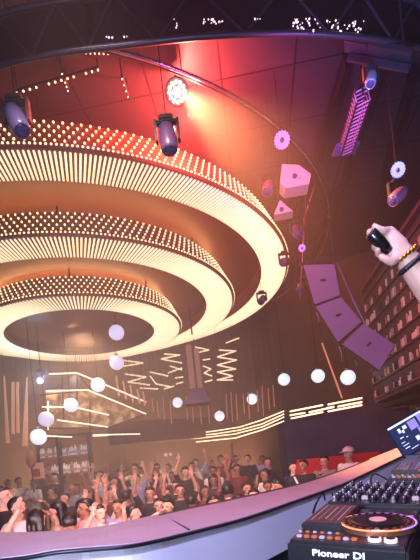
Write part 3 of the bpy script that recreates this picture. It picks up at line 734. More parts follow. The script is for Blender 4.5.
for m_ in bot_ms:
    r_ = empty('bottle', (0, 0, -5)); b = B(); lathe(b, [(.03, 0), (.04, .01), (.04, .17), (.034, .2), (.015, .235), (.014, .28), (.001, .282)], 12); obj('body', b, m_, r_, True)
    b = B(); lathe(b, [(.017, .275), (.017, .305)], 10); obj('cap', b, cap_ms, r_)
    b = B(); lathe(b, [(.0412, .05), (.0412, .12)], 12, cap=False); obj('paper_label', b, pale, r_)
    protos.append(r_)
used = set()
cn_names = ['clear pale', 'amber', 'pale blue']
for row, z in enumerate(zs[:2]):
    n = 20; cnt = [0, 0, 0]
    for i in range(n):
        u = 42 + 46 * i / (n - 1) + R.uniform(-.3, .3)
        if abs(u - 60.5) < 1.4: continue
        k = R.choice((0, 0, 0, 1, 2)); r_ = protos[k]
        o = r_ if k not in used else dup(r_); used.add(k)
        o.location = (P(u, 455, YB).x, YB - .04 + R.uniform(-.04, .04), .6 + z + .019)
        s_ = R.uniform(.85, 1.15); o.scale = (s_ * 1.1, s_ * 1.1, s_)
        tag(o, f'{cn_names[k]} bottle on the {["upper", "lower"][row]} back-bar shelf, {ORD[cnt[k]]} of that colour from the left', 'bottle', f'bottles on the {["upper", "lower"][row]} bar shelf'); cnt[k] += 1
# standing fan-like round sign and box beside shelves
st = empty('round_stand', P(33.5, 486, 11.4)); st.location.z = .6
zc_ = P(33.5, 459, 11.4).z - .6
b = B(); lathe(b, [(.16, 0), (.16, .03), (.02, .05), (.018, zc_)], 16); obj('stem', b, darkmetal, st)
b = B(); lathe(b, [(.17, -.03), (.19, 0), (.17, .03)], 24, M=Matrix.Translation((0, 0, zc_)) @ Matrix.Rotation(PI / 2, 4, 'X') @ Matrix.Diagonal((.7, 1.25, 1, 1))); obj('disc', b, mat('disc_tan', srgb(200, 140, 110), .5), st, True)
tag(st, 'tan oval disc on a thin stand left of the bottle shelves', 'stand')
def poster(u0, v0, u1, v1, Y, label, m):
    c = P((u0 + u1) / 2, (v0 + v1) / 2, Y); wx = (u1 - u0) / F * Y; hz = (v1 - v0) / F * Y
    r = empty('display_sign', (c.x, Y, .6)); b = B(); box(b, (0, 0, c.z - .6), (wx, .04, hz), bevel=.006); obj('board', b, m, r)
    b = B(); box(b, (0, -.025, c.z - .6 - hz * .12), (wx * .5, .01, hz * .5), bevel=.004); obj('picture', b, mat('picture_red', srgb(180, 60, 40), .5), r)
    b = B(); tube(b, [(0, .03, 0), (0, .03, c.z - .6)], .02, 8); obj('stand', b, darkmetal, r)
    return tag(r, label, 'sign', 'signs beside the bar')
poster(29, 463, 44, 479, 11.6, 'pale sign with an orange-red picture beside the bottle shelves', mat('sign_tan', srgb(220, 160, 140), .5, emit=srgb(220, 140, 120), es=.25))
# small lit exit-like plate on the back wall
pl = tag(obj('wall_plate', (lambda b: (box(b, (0, 0, 0), (.26, .04, .1), bevel=.01), b)[1])(B()), mat('plate_glow', srgb(200, 160, 200), .5, emit=srgb(190, 140, 190), es=.7), loc=P(168, 454.5, 14.6)), 'small pale lit plate on the dark back wall above the crowd', 'sign')

# ================================================================== BOOTH PARAPET
def ledge_pts(px, Ys_): return [P(u, v, y) for (u, v), y in zip(px, Ys_)]
outer = catmull(ledge_pts([(-90, 531), (0, 532), (50, 531), (100, 526), (150, 516), (200, 505), (250, 494.5), (300, 483), (335, 472), (364, 461), (401, 446.5), (440, 431)], [3.0, 2.85, 2.72, 2.68, 2.85, 3.2, 3.6, 4.1, 4.6, 5.1, 5.7, 6.2]), 6)
inner = catmull(ledge_pts([(-90, 566), (15, 556), (55, 549.5), (95, 546), (140, 541.5), (200, 528), (250, 515), (300, 498), (330, 487.5), (351, 479.5), (405, 454), (440, 438)], [1.75, 1.72, 1.72, 1.74, 1.8, 2.1, 2.45, 2.95, 3.3, 3.65, 4.5, 5.0]), 6)
ledge_m = mat('ledge_lilac', srgb(196, 176, 190), .45, vary=.12, vscale=5)
def loft(top, bot, m, name, parent=None, thick=None):
    b = B(); A = [b.verts.new(p) for p in top]; C = [b.verts.new(p) for p in bot]
    for k in range(len(A) - 1): b.faces.new((A[k], A[k + 1], C[k + 1], C[k]))
    if thick: bmesh.ops.solidify(b, geom=list(b.faces), thickness=thick)
    return obj(name, b, m, parent)
def solid(top_o, top_i, dz, m, name, parent):
    b = B(); rows = [[b.verts.new(p) for p in r] for r in (top_o, top_i, [p - Vector((0, 0, dz)) for p in top_i], [p - Vector((0, 0, dz)) for p in top_o])]
    n = len(top_o)
    for j in range(4):
        a, c = rows[j], rows[(j + 1) % 4]
        for k in range(n - 1): b.faces.new((a[k], a[k + 1], c[k + 1], c[k]))
    b.faces.new([r[0] for r in rows]); b.faces.new([r[-1] for r in rows][::-1])
    return obj(name, b, m, parent)
pa = empty('booth_parapet', (0, 0, 0))
solid(outer, inner, .05, ledge_m, 'ledge_top', pa)
off = lambda ps, k, dz: [p + Vector((0, k, dz)) for p in ps]
edge_m = mat('edge_navy', srgb(22, 22, 40), .35)
b = B(); tube(b, [p + Vector((0, -.006, -.012)) for p in inner], .009, 8); obj('edge_strip', b, edge_m, pa, True)
white_b = mat('fascia_white', srgb(216, 220, 238), .45)
fas_t = off(inner, .0, -.02); fas_b = off(inner, .06, -.30)
solid(off(inner, .10, -.02), fas_t, .27, white_b, 'inner_fascia', pa)
solid(off(inner, .25, -.30), off(inner, .05, -.30), .03, edge_m, 'lower_lip', pa)
solid(off(inner, .28, -.33), off(inner, .12, -.33), 1.2, mat('booth_navy', srgb(40, 48, 84), .5), 'lower_wall', pa)
solid(outer, off(outer, -.12, 0), 1.85, mat('booth_outer', srgb(40, 34, 48), .5), 'outer_wall', pa)
# seam in the ledge
b = B(); tube(b, [P(161, 514.6, 2.93) + Vector((0, 0, .002)), P(189, 530.6, 2.05) + Vector((0, 0, .004))], .006, 6); obj('seam', b, edge_m, pa)
tag(pa, 'curving lilac-topped booth parapet with white inner side between booth and crowd', 'parapet')
# booth floor
b = B(); prism(b, [(-4, -1.1), (6, -1.1), (6, 4.9), (2.2, 3.4), (.55, 2.4), (-.6, 2.0), (-4, 2.0)], .8, .92); struct(obj('floor', b, mat('booth_floor', srgb(24, 26, 44), .5)))

# ================================================================== DJ CONSOLE
FLc, FRc, BLc = P(286, 538, 1.24), P(406, 546, 1.08), P(325, 506, 1.59)
exd = (FRc - FLc).normalized(); nz = exd.cross(BLc - FLc).normalized(); eyd = nz.cross(exd)
RD = Matrix((exd, eyd, nz)).transposed()
def onplane(U, V):
    r_ = P(U, V, 1.0) - Vector((0, 0, CZ)); k = (FLc - Vector((0, 0, CZ))).dot(nz) / r_.dot(nz); return Vector((0, 0, CZ)) + r_ * k
def loc(p): q = p - FLc; return Vector((q.dot(exd), q.dot(eyd), q.dot(nz)))
deckb = mat('deck_black', srgb(28, 26, 32), .35)
deck_top = mat('deck_top', srgb(44, 38, 44), .3, .2)
scr = mat('deck_screen', srgb(70, 44, 48), .2, emit=srgb(150, 92, 96), es=.16)
scr_l = mat('screen_line', srgb(130, 100, 100), .3, emit=srgb(220, 180, 180), es=.2)
copper = mat('jog_copper', srgb(190, 130, 96), .28, .8)
jogblk = mat('jog_black', srgb(18, 14, 18), .25)
btn_w = mat('button_white', srgb(170, 150, 160), .4, emit=srgb(200, 180, 200), es=.1)
btn_o = mat('button_orange', srgb(150, 80, 40), .4, emit=srgb(220, 120, 50), es=.25)
knob_m = mat('knob_black', srgb(36, 34, 42), .35); knob_t = mat('knob_line', srgb(230, 225, 235), .4)
def deck(origin, label, detail=True):
    r = empty('dj_deck', origin, RD)
    b = B(); box(b, (.16, .205, -.05), (.32, .41, .085), bevel=.008)
    bd = obj('body', b, deckb, r)
    b = B(); box(b, (.16, .205, -.005), (.306, .396, .008), bevel=.003); obj('top_plate', b, deck_top, r)
    # screen hood at the left, jog wheel at the right
    b = B(); box(b, (.07, .25, .008), (.125, .27, .02), Matrix.Rotation(-.0, 3, 'Y'), .004); hs = obj('screen_hood', b, deckb, r)
    b = B(); box(b, (.07, .25, .0195), (.108, .235, .003), bevel=.001); sc = obj('screen', b, scr, hs)
    for k in range(5):
        b = B(); box(b, (.03 + k * .02, .25, .0215), (.002 if k % 2 else .004, .2 - .02 * (k % 3), .001)); obj('screen_line', b, scr_l, sc)
    cx, cy = .222, .175
    b = B(); lathe(b, [(.104, 0), (.104, .014), (.099, .019), (.079, .019), (.079, .004)], 48, c=(cx, cy, 0)); jr = obj('jog_ring', b, copper, r, False)
    b = B(); lathe(b, [(.078, .004), (.078, .022), (.07, .024)], 40, c=(cx, cy, 0)); obj('jog_top', b, jogblk, r)
    b = B(); lathe(b, [(.024, .0242), (.024, .026), (.001, .0262)], 24, c=(cx, cy, 0)); obj('jog_display', b, mat('jog_disp', srgb(200, 150, 150), .3, emit=srgb(200, 130, 130), es=.3), r)
    for nm_, a0, cm in (('orange glint painted on the ring', PI * .75, mat('glint_orange', (.8, .3, .1), .4, emit=(1, .25, .08), es=1.2)), ('violet glint painted on the ring', -PI * .25, mat('glint_violet', (.4, .2, .8), .4, emit=(.45, .2, 1), es=1.2))):  # coloured light glancing off the jog rim, put in as glowing half rings
        b = B(); tube(b, [(cx + .1035 * math.cos(a0 + PI * q_ / 24), cy + .1035 * math.sin(a0 + PI * q_ / 24), .0165) for q_ in range(25)], .0022, 6); obj('ring_glint', b, cm, jr, True)['label'] = nm_
    for k in range(24):
        a = 2 * PI * k / 24; b = B(); lathe(b, [(.0055, .018), (.0055, .0215)], 8, c=(cx + .09 * math.cos(a), cy + .09 * math.sin(a), 0)); obj('jog_dimple', b, jogblk, jr)
    for k, x in enumerate((.235, .275)):
        b = B(); lathe(b, [(.017, 0), (.017, .008), (.0155, .01)], 24, c=(x, .038, 0)); bt = obj('round_button', b, mat('button_ring', srgb(230, 220, 225), .3, emit=srgb(230, 215, 225), es=.5), r)
        b = B(); lathe(b, [(.012, .0095), (.012, .0115)], 20, c=(x, .038, 0)); obj('button_face', b, deckb, bt)
    for k in range(8):
        b = B(); box(b, (.03 + k * .022, .03, .004), (.016, .012, .008), bevel=.002); obj('pad', b, [btn_o, btn_w][k % 3 == 0], r)
    for k in range(6):
        b = B(); box(b, (.018 + k * .022, .075, .004), (.012, .008, .006), bevel=.002); obj('pad', b, [btn_w, btn_o][k % 2], r)
    for k in range(4):
        b = B(); lathe(b, [(.008, 0), (.007, .014)], 14, c=(.03 + k * .03, .4 - .012, 0)); obj('knob', b, knob_m, r)
    b = B(); box(b, (.302, .24, .002), (.012, .13, .004)); obj('pitch_slot', b, black, r)
    b = B(); box(b, (.302, .25, .01), (.02, .03, .014), bevel=.003); obj('pitch_fader', b, btn_w, r)
    return tag(r, label, 'dj deck', 'dj decks on the console')
d1 = deck(FLc - nz * .004, 'near dj deck with copper-ringed jog wheel and white front lettering')
cu = bpy.data.curves.new('lettering', 'FONT'); cu.body = 'Pioneer DJ'; cu.size = .0255; cu.extrude = .0008; cu.offset = .0006; cu.space_character = 1.02
to = bpy.data.objects.new('lettering', cu); COL.objects.link(to); to.parent = d1
to.rotation_euler = (PI / 2, 0, 0); to.location = (.074, -.0022, -.040); cu.materials.append(mat('letter_white', srgb(235, 235, 245), .4, emit=srgb(220, 220, 235), es=.45))
bpy.context.view_layer.update(); tm = bpy.data.meshes.new_from_object(to); bpy.data.objects.remove(to); to = bpy.data.objects.new('lettering', tm); COL.objects.link(to); to.parent = d1; to.rotation_euler = (PI / 2, 0, 0); to.location = (.074, -.0022, -.040); to.scale = (1.24, 1, 1)
to['label'] = 'white lettering on the front edge'
o2 = onplane(386, 481)
deck(o2 + nz * .01, 'far dj deck just in front of the laptop')
# mixer
om = onplane(330, 504)
mx = empty('mixer', om + nz * .004, RD)
b = B(); box(b, (.2, .18, -.05), (.44, .36, .09), bevel=.006); obj('body', b, deckb, mx)
b = B(); box(b, (.2, .18, -.003), (.425, .345, .008), bevel=.002); obj('top_plate', b, deck_top, mx)
for i in range(12):
    for j in range(8):
        if (i in (3, 8)) and j < 2: continue
        b = B(); x, y = .012 + i * .0342, .02 + j * .045
        lathe(b, [(.010, 0), (.0095, .010), (.0065, .012), (.0065, .020), (.005, .022)], 12, c=(x, y, 0))
        k_ = obj('knob', b, knob_m if (i + j) % 3 else mat('knob_silver', srgb(150, 140, 150), .3, .6), mx, True)
        b = B(); box(b, (x, y - .001, .0225), (.003, .008, .0025)); obj('pointer', b, knob_t, k_)
for i in (3, 8):
    b = B(); box(b, (.012 + i * .0342, .05, .002), (.008, .07, .004)); obj('fader_slot', b, black, mx)
    b = B(); box(b, (.012 + i * .0342, .06, .01), (.022, .012, .016), bevel=.002); obj('fader_cap', b, btn_w, mx)
tag(mx, 'black mixer crowded with knobs between the two decks', 'mixer')
# console table under everything
b = B(); print('LOC', loc(onplane(386, 481)), loc(om), loc(lp0 if False else P(407, 457, 2.7)))
tb = empty('console_table', FLc - nz * .1, RD)
b = B(); prism(b, [(-.02, -.012), (.55, -.012), (.62, .7), (1.5, 1.2), (1.5, 2.3), (1.0, 2.3), (-.02, .62)], -.05, -.003); obj('table_top', b, deckb, tb)
b = B(); prism(b, [(.02, .05), (.5, .05), (.57, .72), (1.4, 1.2), (1.4, 2.2), (1.05, 2.2), (.02, .6)], -.85, -.05); obj('cabinet', b, mat('console_navy', srgb(30, 36, 66), .5), tb)
tag(tb, 'dark console table carrying the decks, mixer and laptop', 'table')
# laptop
lp = empty('laptop', P(407, 457, 2.7), Matrix.Rotation(math.radians(20), 3, 'Z'))
b = B(); box(b, (.14, -.13, .0), (.33, .24, .018), bevel=.005); obj('keyboard_base', b, mat('laptop_silver', srgb(150, 155, 175), .35, .6), lp)
b = B()
for i in range(10):
    for j in range(4): box(b, (.005 + i * .03, -.06 - j * .03, .011), (.024, .024, .005))
obj('keys', b, black, lp)
tl = Matrix.Rotation(math.radians(-12), 3, 'X') @ Matrix.Rotation(0, 3, 'Y')
lidm = Matrix.Shear('XZ', 3, (0, 0)) if False else Matrix()
lr = empty_rot = Matrix.Rotation(math.radians(-20), 3, 'Y') @ Matrix.Rotation(math.radians(-14), 3, 'X')
def LB(c, s, bv=0): b = B(); box(b, lr @ Vector(c), s, lr, bv); return b
lid = obj('lid', LB((.14, .0, .11), (.33, .009, .225), .003), mat('lid_dark', srgb(40, 40, 60), .3), lp)
sc = obj('screen', LB((.14, -.0052, .11), (.315, .002, .208)), mat('laptop_screen', srgb(26, 30, 54), .25, emit=srgb(60, 70, 120), es=.5), lid)
lil = mat('screen_lilac', srgb(140, 130, 200), .3, emit=srgb(140, 130, 205), es=.9)
whi = mat('screen_white', srgb(220, 225, 245), .3, emit=srgb(210, 220, 245), es=.9)
for (x, z, w_, h_, m_) in ((.14, .207, .3, .012, whi), (.06, .165, .02, .03, whi), (.085, .15, .016, .02, whi), (.11, .17, .03, .022, whi), (.05, .12, .03, .006, whi), (.09, .11, .012, .006, whi), (.18, .16, .07, .06, lil), (.26, .17, .05, .06, lil), (.16, .07, .03, .03, whi), (.2, .05, .06, .006, whi), (.05, .05, .04, .005, whi), (.05, .07, .05, .004, whi), (.1, .03, .06, .004, whi), (.22, .1, .05, .05, lil), (.04, .09, .03, .004, whi)):
    obj('screen_patch', LB((x - .01, -.0066, z - .002), (w_, .001, h_)), m_, sc)
tag(lp, 'open laptop with a dark busy screen behind the far deck', 'laptop')
# cables
def cable(pts, label, r=.004):
    ps = catmull([P(u, v, y) for u, v, y in pts], 8); c = ps[0]
    b = B(); tube(b, [p - c for p in ps], r, 6); return tag(obj('cable', b, cordm, None, True, c), label, 'cable', 'loose cables behind the decks')
cable([(313, 513, 1.60), (316, 504, 1.7), (320, 497, 1.8), (323, 493, 1.9), (325, 500, 1.85)], 'black cable looping up from the screen side of the near deck')
cable([(332, 493, 1.85), (334, 498, 1.8), (337, 506, 1.7)], 'short black cable end beside the larger loop')
cable([(345, 505, 1.75), (346, 498, 1.8), (355, 492, 1.9), (362, 493, 1.95), (358, 499, 1.9)], 'black cable curling over the left side of the mixer')
cable([(372, 486, 2.1), (371, 478, 2.2), (376, 474, 2.4), (388, 480, 2.4), (394, 484, 2.35)], 'thin black cable arching behind the mixer')
cable([(346, 503, 1.8), (350, 496, 1.9), (360, 490, 2.0), (372, 489, 2.1)], 'black cable lying along the back edge of the mixer')

# ================================================================== PEOPLE
def remesh(bm, vox, name, mats, paint=None, smooth_it=3):
    me = bpy.data.meshes.new(name + '_raw'); bm.to_mesh(me); bm.free()
    o = bpy.data.objects.new('tmp', me); COL.objects.link(o)
    m = o.modifiers.new('r', 'REMESH'); m.mode = 'VOXEL'; m.voxel_size = vox
    if smooth_it: s = o.modifiers.new('s', 'SMOOTH'); s.iterations = smooth_it; s.factor = .5
    dg = bpy.context.evaluated_depsgraph_get(); dg.update()
    out = bpy.data.meshes.new_from_object(o.evaluated_get(dg)); out.name = name
    bpy.data.objects.remove(o); bpy.data.meshes.remove(me)
    out.polygons.foreach_set('use_smooth', [True] * len(out.polygons))
    out.materials.clear()
    for k in mats: out.materials.append(k)
    if paint:
        for f in out.polygons: f.material_index = paint(f.center)
    return out
def limb(b, pts, rs, n=10):
    """closed tapered limb through joints with round joints"""
    for p, q, r0, r1 in zip(pts, pts[1:], rs, rs[1:]): tube(b, [p, q], [r0, r1], n)
    for p, r_ in zip(pts, rs): sphere(b, p, r_, n)
def rings(b, rows, n=20):
    R_ = []
    for (z, rx, ry, cy) in rows: R_.append([b.verts.new((rx * math.cos(2 * PI * k / n), cy + ry * math.sin(2 * PI * k / n), z)) for k in range(n)])
    for a, c in zip(R_, R_[1:]):
        for k in range(n): b.faces.new((a[k], a[(k + 1) % n], c[(k + 1) % n], c[k]))
    b.faces.new(R_[0][::-1]); b.faces.new(R_[-1])
def hand(b, wr, d, pn, s=1.0, curl=.5, point=False):
    """palm and five fingers; d = direction of the hand, pn = palm normal"""
    d = Vector(d).normalized(); pn = Vector(pn); pn = (pn - d * pn.dot(d)).normalized(); sd = d.cross(pn)
    rot = Matrix((sd, d, pn)).transposed()
    sphere(b, wr + d * .045 * s, .045 * s, 10, (.95, 1.0, .36), rot)
    for i, (x, L_) in enumerate(((-.031, .068), (-.0105, .078), (.0105, .074), (.031, .058))):
        c = curl if not (point and i != 0) else 1.5
        if point and i == 0: c = .1
        p = wr + (sd * x + d * .08) * s; dd = d.copy(); pts = [p - d * .02 * s, p]
        for k, f in enumerate((.45, .32, .23)):
            a = c * (.5 + .35 * k); dd = (dd * math.cos(a) + pn * math.sin(a)).normalized() if k or c else dd
            p = p + dd * L_ * f * s; pts.append(p)
        limb(b, pts, [.0100 * s, .0100 * s, .0092 * s, .0086 * s, .0076 * s], 7)
    t0 = wr + (-sd * .028 + d * .02) * s; t1 = t0 + (-sd * .032 + d * .03 + pn * .008) * s; t2 = t1 + (-sd * .008 + d * .032 + pn * .012) * s
    limb(b, [t0, t1, t2], [.014 * s, .0115 * s, .009 * s], 7)
def head(b, c, s=1.0):
    c = Vector(c)
    sphere(b, c + Vector((0, .012, .02)), .094, 18, (.83, 1.04, 1.02))
    sphere(b, c + Vector((0, -.022, -.045)), .07, 14, (.80, .86, .98))       # jaw
    sphere(b, c + Vector((0, -.058, -.098)), .026, 10, (1, .8, .8))           # chin
    limb(b, [c + Vector((0, -.084, .022)), c + Vector((0, -.103, -.018))], [.009, .014], 8)   # nose
    sphere(b, c + Vector((0, -.082, -.058)), .018, 8, (1.5, .55, .55))        # lips
    for sx in (-1, 1):
        sphere(b, c + Vector((sx * .034, -.078, .022)), .014, 8, (1.2, .6, .8))
        sphere(b, c + Vector((sx * .034, -.078, .04)), .014, 8, (1.6, .5, .4))  # brow
        sphere(b, c + Vector((sx * .081, .012, .0)), .027, 10, (.3, .7, 1.1))
HZ = 1.62
V = Vector
POSES = {   # elbow, wrist, hand direction for right (-x) and left (+x); facing -y
 'down': [(-.23, .02, 1.14), (-.22, -.08, .90), (0, -.1, -1), (.23, .02, 1.14), (.22, -.08, .90), (0, -.1, -1)],
 'right arm up': [(-.27, -.10, 1.66), (-.20, -.20, 1.90), (.05, -.2, 1), (.23, .02, 1.14), (.22, -.12, .94), (0, -.3, -1)],
 'left arm up': [(-.23, .02, 1.14), (-.20, -.14, .96), (0, -.3, -1), (.30, -.08, 1.64), (.26, -.16, 1.89), (-.05, -.2, 1)],
 'hand up at head height': [(-.33, -.10, 1.36), (-.24, -.24, 1.60), (.1, -.2, 1), (.23, .02, 1.14), (.22, -.12, .94), (0, -.3, -1)],
 'both hands at head height': [(-.33, -.06, 1.40), (-.22, -.2, 1.66), (.2, -.1, 1), (.33, -.1, 1.38), (.25, -.22, 1.62), (-.1, -.3, 1)],
 'both arms up': [(-.30, -.05, 1.62), (-.27, -.16, 1.86), (.1, -.2, 1), (.30, -.07, 1.63), (.22, -.16, 1.88), (-.1, -.1, 1)],
 'arm pointing forward': [(-.24, -.22, 1.50), (-.16, -.44, 1.62), (.1, -1, .4), (.23, .02, 1.14), (.18, -.16, 1.0), (-.4, -.7, .3)],
 'hands clapping': [(-.25, -.1, 1.17), (-.05, -.30, 1.32), (.3, -.5, .8), (.25, -.1, 1.17), (.05, -.30, 1.32), (-.3, -.5, .8)],
 'holding up a phone': [(-.24, -.16, 1.34), (-.08, -.30, 1.56), (.3, -.1, 1), (.24, -.16, 1.34), (.10, -.30, 1.54), (-.4, -.1, 1)],
 'arms crossed': [(-.25, -.06, 1.15), (.04, -.2, 1.22), (1, -.1, .15), (.25, -.06, 1.15), (-.04, -.17, 1.19), (-1, -.1, .15)],
 'hand on chin': [(-.22, -.12, 1.14), (-.06, -.20, 1.42), (.2, -.1, 1), (.24, .0, 1.14), (.1, -.2, 1.08), (-1, -.2, .1)],
}
skin_ms = [mat('skin_tan', srgb(196, 142, 116), .55), mat('skin_brown', srgb(160, 108, 86), .55), mat('skin_light', srgb(222, 172, 148), .55)]
eye_m = mat('eye_dark', srgb(30, 20, 20), .3); lip_m = mat('lip', srgb(150, 84, 78), .5)
hair_m = mat('hair_black', srgb(22, 16, 16), .45); hair_b = mat('hair_brown', srgb(70, 44, 32), .45)
trs_m = mat('trousers_dark', srgb(30, 30, 40), .7); shoe_m = mat('shoe_black', srgb(20, 18, 20), .5)
SH = {n: mat('shirt_' + n.replace(' ', '_'), srgb(*c), .75) for n, c in {
 'black': (26, 24, 28), 'white': (236, 230, 228), 'grey': (130, 124, 128), 'maroon': (110, 40, 48), 'light blue': (160, 180, 215), 'mustard': (196, 126, 56), 'pink': (214, 150, 156), 'navy': (36, 40, 72), 'cream': (220, 200, 168), 'beige': (176, 146, 118), 'lilac': (176, 160, 206), 'red': (170, 46, 40)}.items()}
SHZ = 1.405
def make_pose(pose):
    e1, w1, h1, e2, w2, h2 = [V(q) for q in POSES[pose]]
    s1, s2 = V((-.175, 0, SHZ)), V((.175, 0, SHZ))
    b = B()
    rings(b, [(.86, .14, .10, .0), (.95, .155, .112, 0), (1.05, .135, .10, 0), (1.15, .137, .10, 0), (1.28, .160, .112, 0), (1.37, .170, .105, 0), (1.42, .145, .085, .005), (1.455, .085, .065, .01), (1.48, .055, .056, .012)])
    tube(b, [(0, .015, 1.42), (0, .0, 1.57)], [.058, .052], 12)
    head(b, (0, 0, HZ))
    for s_, e, w_, h_, sx in ((s1, e1, w1, h1, -1), (s2, e2, w2, h2, 1)):
        limb(b, [s_, e, w_], [.054, .041, .029]); limb(b, [e, e.lerp(w_, .3)], [.041, .043])
        pn = V((0, -1, .2)) if h_.z > .3 else (V((-sx, 0, 0)) if abs(h_.z) > .5 else V((0, .6, -.6)))
        hand(b, w_ + h_.normalized() * .012, h_, pn, curl=.25 if 'up' in pose else .6)
    for sx in (-1, 1):
        limb(b, [(sx * .085, 0, .92), (sx * .10, -.01, .50), (sx * .10, .015, .09)], [.088, .056, .038]); limb(b, [(sx * .1, 0, .42), (sx * .1, .02, .3)], [.056, .052])
    def paint(c):
        q = c - V((0, 0, HZ))
        if q.y < -.072:
            for sx in (-1, 1):
                if (q - V((sx * .034, q.y, .022))).length < .0075: return 1
            if abs(q.z + .058) < .010 and abs(q.x) < .027: return 2
        return 0
    body = remesh(b, .0095, 'person_body', [skin_ms[0], eye_m, lip_m], paint, 2)
    # shirt
    b = B()
    rings(b, [(.88, .172, .128, 0), (.97, .172, .128, 0), (1.06, .155, .118, 0), (1.15, .156, .118, 0), (1.28, .176, .128, 0), (1.37, .184, .12, 0), (1.425, .158, .098, .005), (1.462, .085, .075, .012)])
    for s_, e in ((s1, e1), (s2, e2)): limb(b, [s_, s_.lerp(e, .72)], [.068, .060])
    shirt = remesh(b, .018, 'shirt', [SH['black']], None, 2)
    b = B(); rings(b, [(.84, .165, .122, 0), (.93, .166, .122, 0), (.99, .155, .115, 0)])
    for sx in (-1, 1): limb(b, [(sx * .085, 0, .9), (sx * .10, -.01, .50), (sx * .10, .015, .10)], [.1, .074, .06])
    trs = remesh(b, .018, 'trousers', [trs_m], None, 2)
    return body, shirt, trs
def shoe():
    b = B()
    for sx in (-1, 1): sphere(b, (sx * .1, -.06, .045), .13, 12, (.36, 1.0, .36)); limb(b, [(sx * .1, .02, .06), (sx * .1, .015, .12)], [.045, .045])
    return remesh(b, .015, 'shoes', [shoe_m], None, 2)
def hair_mesh(kind):
    b = B(); c = V((0, 0, HZ))
    vs = sphere(b, c + V((0, .022, .036)), .103, 22, (.92, 1.04, 1.0))
    if kind == 'short':
        pass
    if kind == 'long':
        for sx in (-1, 0, 1):
            limb(b, [c + V((sx * .055, .045, .03)), c + V((sx * .07, .06, -.1)), c + V((sx * .08, .05, -.25))], [.055, .046, .022], 12)
    if kind == 'bun': sphere(b, c + V((0, .10, .07)), .05, 14)
    if kind == 'quiff':
        sphere(b, c + V((0, -.035, .105)), .05, 14, (1.3, 1, .7))
    # cut away the face
    for v in b.verts:
        q = v.co - c
        lim = .062 if kind != 'long' else .058
        if q.y < -.02 and q.z < lim: v.co.y = c.y + max(-.02, q.y * .15); v.co.x *= .93
        elif q.z < -.03 and kind in ('short', 'quiff', 'bun'): v.co.z = c.z - .03 + (q.z + .03) * .3; v.co.y *= .8
        n_ = noise.noise(v.co * 40); v.co += (v.co - c).normalized() * n_ * .006
    return remesh(b, .011, 'hair', [hair_m], None, 1)
HAIR = {k: hair_mesh(k) for k in ('short', 'long', 'bun', 'quiff')}
SHOE = shoe()
PM = {}
people = []
def link_mesh(name, me, parent, m):
    o = bpy.data.objects.new(name, me); COL.objects.link(o); o.parent = parent
    if m is not None:
        o.material_slots[0].link = 'OBJECT'; o.material_slots[0].material = m
    return o
def person(x, y, z, pose, shirt, hair='short', rz=0, s=1.0, lean=0, hm=None, extra=None, tilt=0, row=None):
    if pose not in PM: PM[pose] = make_pose(pose)
    body, sh_, tr_ = PM[pose]
    o = link_mesh('person', body, None, R.choice(skin_ms))
    o.location = (x, y, z); o.rotation_euler = (lean, tilt, rz); o.scale = (s, s, s)
    link_mesh('shirt', sh_, o, SH[shirt]); link_mesh('trousers', tr_, o, None); link_mesh('shoes', SHOE, o, None)
    if hair: link_mesh('hair', HAIR[hair], o, hm or hair_m)
    if pose == 'holding up a phone':
        b = B(); box(b, (.01, -.32, 1.63), (.075, .009, .15), bevel=.003)
        ph = tag(obj('phone', b, black_gloss), '', 'phone', 'phones held up in the crowd')
        ph.matrix_world = Matrix.Translation(o.location) @ o.rotation_euler.to_matrix().to_4x4() @ Matrix.Scale(s, 4)
        people.append(('phone', ph, x, y, shirt, hair, pose, row))
    people.append(('person', o, x, y, shirt, hair, pose, row))
    return o
FL0 = [(0, 0.0), (7.3, .2), (9.2, .4), (11.2, .6)]
def floor_at(y):
    z = 0
    for a, c in FL0:
        if y > a: z = c
    return z
taken = []
def place_px(U, Vv, pose, shirt, hair='short', rz=0, lean=0, hm=None, Y=None):
    """stand somebody so that the head is seen there"""
    hor = PY - (U - PX) * sr
    d_ = Vv - hor; best = None
    for y10 in range(46, 140):
        y = y10 / 10; zf = floor_at(y)
        if any(abs(y - a) < .25 for a, _ in FL0[1:]): continue
        if Y and abs(y - Y) > .8: continue
        p = P(U, Vv, y); s = (p.z - zf) / HZ
        if not .88 < s < 1.12: continue
        if any((p.x - a) ** 2 + (p.y - c) ** 2 < .52 ** 2 for a, c in taken): continue
        c_ = abs(s - 1)
        if best is None or c_ < best[0]: best = (c_, p, zf, s)
    if best is None: return None
    _, p, zf, s = best; taken.append((p.x, p.y))
    return person(p.x, p.y, zf, pose, shirt, hair, rz, s, lean, hm)
